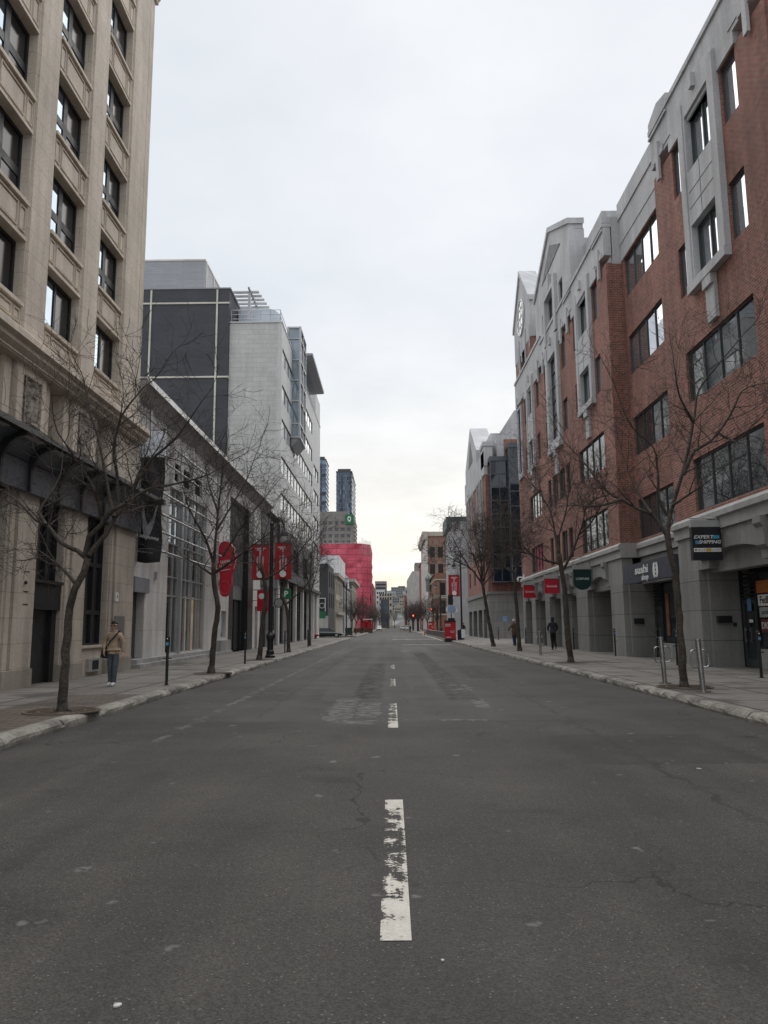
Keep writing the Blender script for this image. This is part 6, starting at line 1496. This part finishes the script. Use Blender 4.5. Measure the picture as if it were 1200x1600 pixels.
m = MB(); pts = [(.2,.05,1.0),(.12,.165,1.1),(.0,.185,1.25),(-.10,.15,1.385),(-.15,.04,1.49),(-.14,-.09,1.44),(-.02,-.185,1.25),(.12,-.15,1.08),(.22,-.05,1.0)]; m.tube(pts, .019, 6); m.build('strap', BLACKC, bag, local=True)
q = base(865,1016)
person('person in dark hooded jacket and black trousers, seen from behind on the right pavement', (q.x,q.y,KH), math.radians(4), 1.09, ((.022,.026,.032),(.010,.010,.012),M('grey_trainer', (.12,.12,.12), .6)),
    ((.255,.02,1.16),(.19,.13,1.0)), ((-.255,.02,1.16),(-.19,.13,1.0)), ((.09,.06,.49),(.10,-.13,.20),(.10,-.05,.09)), ((-.05,.03,.50),(-.03,.04,.09),(-.03,.18,.04)), hood=True)
q = base(804,1009)
person('person in brown knee-length coat, jeans and pale hat, seen from behind, right pavement', (q.x,q.y,KH), math.radians(3), 1.04, ((.105,.065,.045),(.035,.055,.095),BSHOE),
    ((.23,.06,1.16),(.15,.18,1.12)), ((-.33,-.02,1.17),(-.42,-.04,.97)), ((.07,.05,.48),(.08,.02,.09),(.08,.15,.04)), ((-.06,-.02,.49),(-.05,-.09,.10),(-.05,.04,.04)), cap=M('pale_knit_hat', (.55,.45,.47), .9, var=.2, vs=20), long_coat=True, hair=HAIR)
m = MB(); m.prism([(.0,.0),(.02,.0),(.02,.0)], 'y', 0, .01) if False else None
p1 = person('person in dark clothes far off, standing in the road before the white parked car', (4.4,185,0), .3, 1.02, ((.02,.022,.025),(.02,.02,.022),BSHOE),
    ((.24,0,1.14),(.25,.05,.9)), ((-.24,0,1.14),(-.25,.05,.9)), ((.09,.03,.49),(.09,-.02,.09),(.09,.1,.04)), ((-.09,-.03,.49),(-.09,-.08,.1),(-.09,.04,.04)), hair=HAIR)
p2 = person('person in a dark coat far along the right pavement near the slim street lamp', (8.1,88,KH), 0, 1.0, ((.015,.015,.018),(.014,.014,.016),BSHOE),
    ((.24,.02,1.14),(.2,.12,.98)), ((-.24,.02,1.14),(-.2,.12,.98)), ((.09,.1,.49),(.1,.05,.09),(.1,.18,.04)), ((-.09,-.06,.49),(-.09,-.18,.13),(-.09,-.07,.06)), hair=HAIR)
dup(p2, (5.7,330,0), rz=.4, label='tiny far person crossing the pale stretch of road at the end of the street')

# ================================================================== vehicles
def car(label, loc, rz, paint, suv=False, cat='car', glass=GLASSK, group=None):
    x0, y0, z0 = loc; rt = thing('parked_car', label, cat, loc, group, rz)
    L, W = (4.6, .90) if not suv else (4.5, .93); H = 1.45 if not suv else 1.68; bz = .86 if not suv else 1.0
    # side outline stations: y, lower z, shoulder z, half width
    S = [(-L/2,.42,bz-.12,.70),(-L/2+.12,.30,bz,.80),(-L/2+.6,.24,bz+.04,.88),(-.9,.22,bz+.02,W),(0,.22,bz,W),(.9,.22,bz-.02,W),(L/2-.9,.24,bz-.08,.90),(L/2-.35,.26,bz-.16,.84),(L/2-.05,.34,bz-.28,.72),(L/2,.42,bz-.36,.62)]
    m = MB(); n = 8
    for (y, zl, zs, hw) in S:
        for k in range(n):
            px_, pz = ((-.92,0),(-1,.35),(-1.0,.75),(-.86,1.0),(.86,1.0),(1.0,.75),(1,.35),(.92,0))[k]; m.v.append((px_*hw, y, zl+(zs-zl)*pz))
    for i in range(len(S)-1):
        for k in range(n): k2 = (k+1) % n; m.face((i*n+k,i*n+k2,(i+1)*n+k2,(i+1)*n+k))
    m.face(range(n)); m.face(range((len(S)-1)*n, len(S)*n))
    # cabin pillars and roof
    c = [(-L/2+(.75 if not suv else .25),bz+.02),(-L/2+(1.35 if not suv else .55),H-.03),(-.2,H),(.35,H-.05),(1.25,bz-.0)]
    def ring(y, z, w_): return [(-w_,y,z),(w_,y,z)]
    b0_ = len(m.v)
    for (y, z) in c:
        w_ = .80 if z < H-.2 else .60; m.v += [(-w_,y,z),(w_,y,z)]
    for i in range(len(c)-1): q_ = b0_+2*i; m.face((q_,q_+1,q_+3,q_+2))
    m.build('body', paint, rt, smooth=False, local=True, bevel=.02)
    g = MB()
    for s_ in (-1,1):
        g.v += []; n0 = len(g.v); pts = [(s_*.79,c[0][0]+.12,bz+.02),(s_*.60,c[1][0]+.1,H-.09),(s_*.60,c[3][0]-.05,H-.10),(s_*.79,c[4][0]-.2,bz+.0)]
        g.v += pts; g.face((n0,n0+1,n0+2,n0+3))
    g.build('side_window', glass, rt, local=True)
    g = MB(); g.quad((-.7,c[4][0]-.02,bz+.03),(.7,c[4][0]-.02,bz+.03),(.55,c[3][0]+.04,H-.06),(-.55,c[3][0]+.04,H-.06)); g.build('windscreen', glass, rt, local=True)
    g = MB(); g.quad((-.7,c[0][0]-.02,bz+.06),(.7,c[0][0]-.02,bz+.06),(.55,c[1][0]-.03,H-.06),(-.55,c[1][0]-.03,H-.06)); g.build('rear_window', glass, rt, local=True)
    for y in (-L/2+.82, L/2-.85):
        for s_ in (-1,1):
            w_ = MB(); w_.lathe([(.0,-.10),(.27,-.10),(.325,-.06),(.325,.07),(.29,.10),(.2,.10)], (s_*.80,y,.325), 20, 'x'); wh = w_.build('wheel', RUBBER, rt, local=True)
            w_ = MB(); w_.lathe([(.0,0),(.05,.015),(.19,.0),(.2,-.02),(.0,-.02)], (s_*.905,y,.325), 16, 'x'); w_.build('rim', GALV, wh, local=True)
    for s_ in (-1,1):
        h = MB(); h.prism([(s_*.42,bz-.36),(s_*.66,bz-.33),(s_*.66,bz-.22),(s_*.42,bz-.26)], 'y', L/2-.10, L/2-.005); h.build('headlight', WHITEM, rt, local=True)
        h = MB(); h.box(s_*.55,s_*.78,-L/2-.0,-L/2+.1,bz-.28,bz-.1); h.build('tail_light', RED, rt, local=True)
        h = MB(); h.ball((s_*.93,.95,bz+.05), .09, 8, (1,.6,.8)); h.build('mirror', paint, rt, local=True)
    h = MB(); h.box(-.5,.5,L/2-.06,L/2+.01,.36,.5); h.build('grille', BLACKM, rt, local=True)
    return rt
def paint(n, col): 
    m, t, b = newmat(n); pos = t.add('ShaderNodeNewGeometry').outputs['Position']; rgb = t.add('ShaderNodeRGB'); rgb.outputs[0].default_value = (*col,1)
    t.l.new(t.scale(rgb.outputs[0], t.rng(t.noise(pos, 1.5, 2), .3, .7, .9, 1.1)), b.inputs['Base Color']); b.inputs['Roughness'].default_value = .25; b.inputs['Coat Weight'].default_value = .15; return m
car('dark green-black saloon car in the left side street, seen from its right flank', (-9.35,112,0), -PI/2, paint('dark_car_paint', (.012,.018,.018)))
WP = paint('white_car_paint', (.6,.6,.6))
wc = car('white car far along the left kerb, facing us', (-4.3,268,0), PI, WP, suv=True, group='white cars parked far along the street')
dup(wc, (5.2,262,0), rz=0, label='white car far along the right kerb, seen from behind')
dup(wc, (4.2,300,0), rz=0, label='white car parked just beyond the other white car on the right kerb')
car('dark red car parked inside the retail porch at the end of the white office building', (-11.2,94.5,.1), -PI/2, paint('red_car_paint', (.25,.01,.015)))
# bicycle leaning by the barrier
bk = thing('parked_bicycle', 'dark bicycle and pale cart by the kerb at the end of the black barrier', 'bicycle', (5.3,126,0))
for y in (125.4,126.5):
    m = MB(); n = 20
    for k in range(n): a0, a1 = 2*PI*k/n, 2*PI*(k+1)/n; m.bar((5.3+.0*k,y+.33*math.cos(a0),.35+.33*math.sin(a0)),(5.3,y+.33*math.cos(a1),.35+.33*math.sin(a1)),.022,4)
    m.build('wheel', RUBBER, bk)
m = MB()
for a, b in (((5.3,125.4,.35),(5.3,125.75,.85)),((5.3,125.75,.85),(5.3,126.3,.85)),((5.3,125.9,.3),(5.3,126.35,.85)),((5.3,125.9,.3),(5.3,125.7,.95)),((5.3,126.5,.35),(5.3,126.3,1.0)),((5.1,126.3,1.02),(5.5,126.3,1.02))): m.bar(a,b,.02,5)
m.build('frame', BLACKM, bk); m = MB(); m.ball((5.3,125.7,.98),.1,8,(1,1.5,.5)); m.build('saddle', BLACKM, bk)
m = MB(); m.lathe([(.16,0),(.03,.55),(0,.56)], (6.05,140,KH), 10); tag(m.build('traffic_cone', M('orange_cone', (.6,.14,.02), .6)), 'small orange cone on the far right kerb', 'cone')
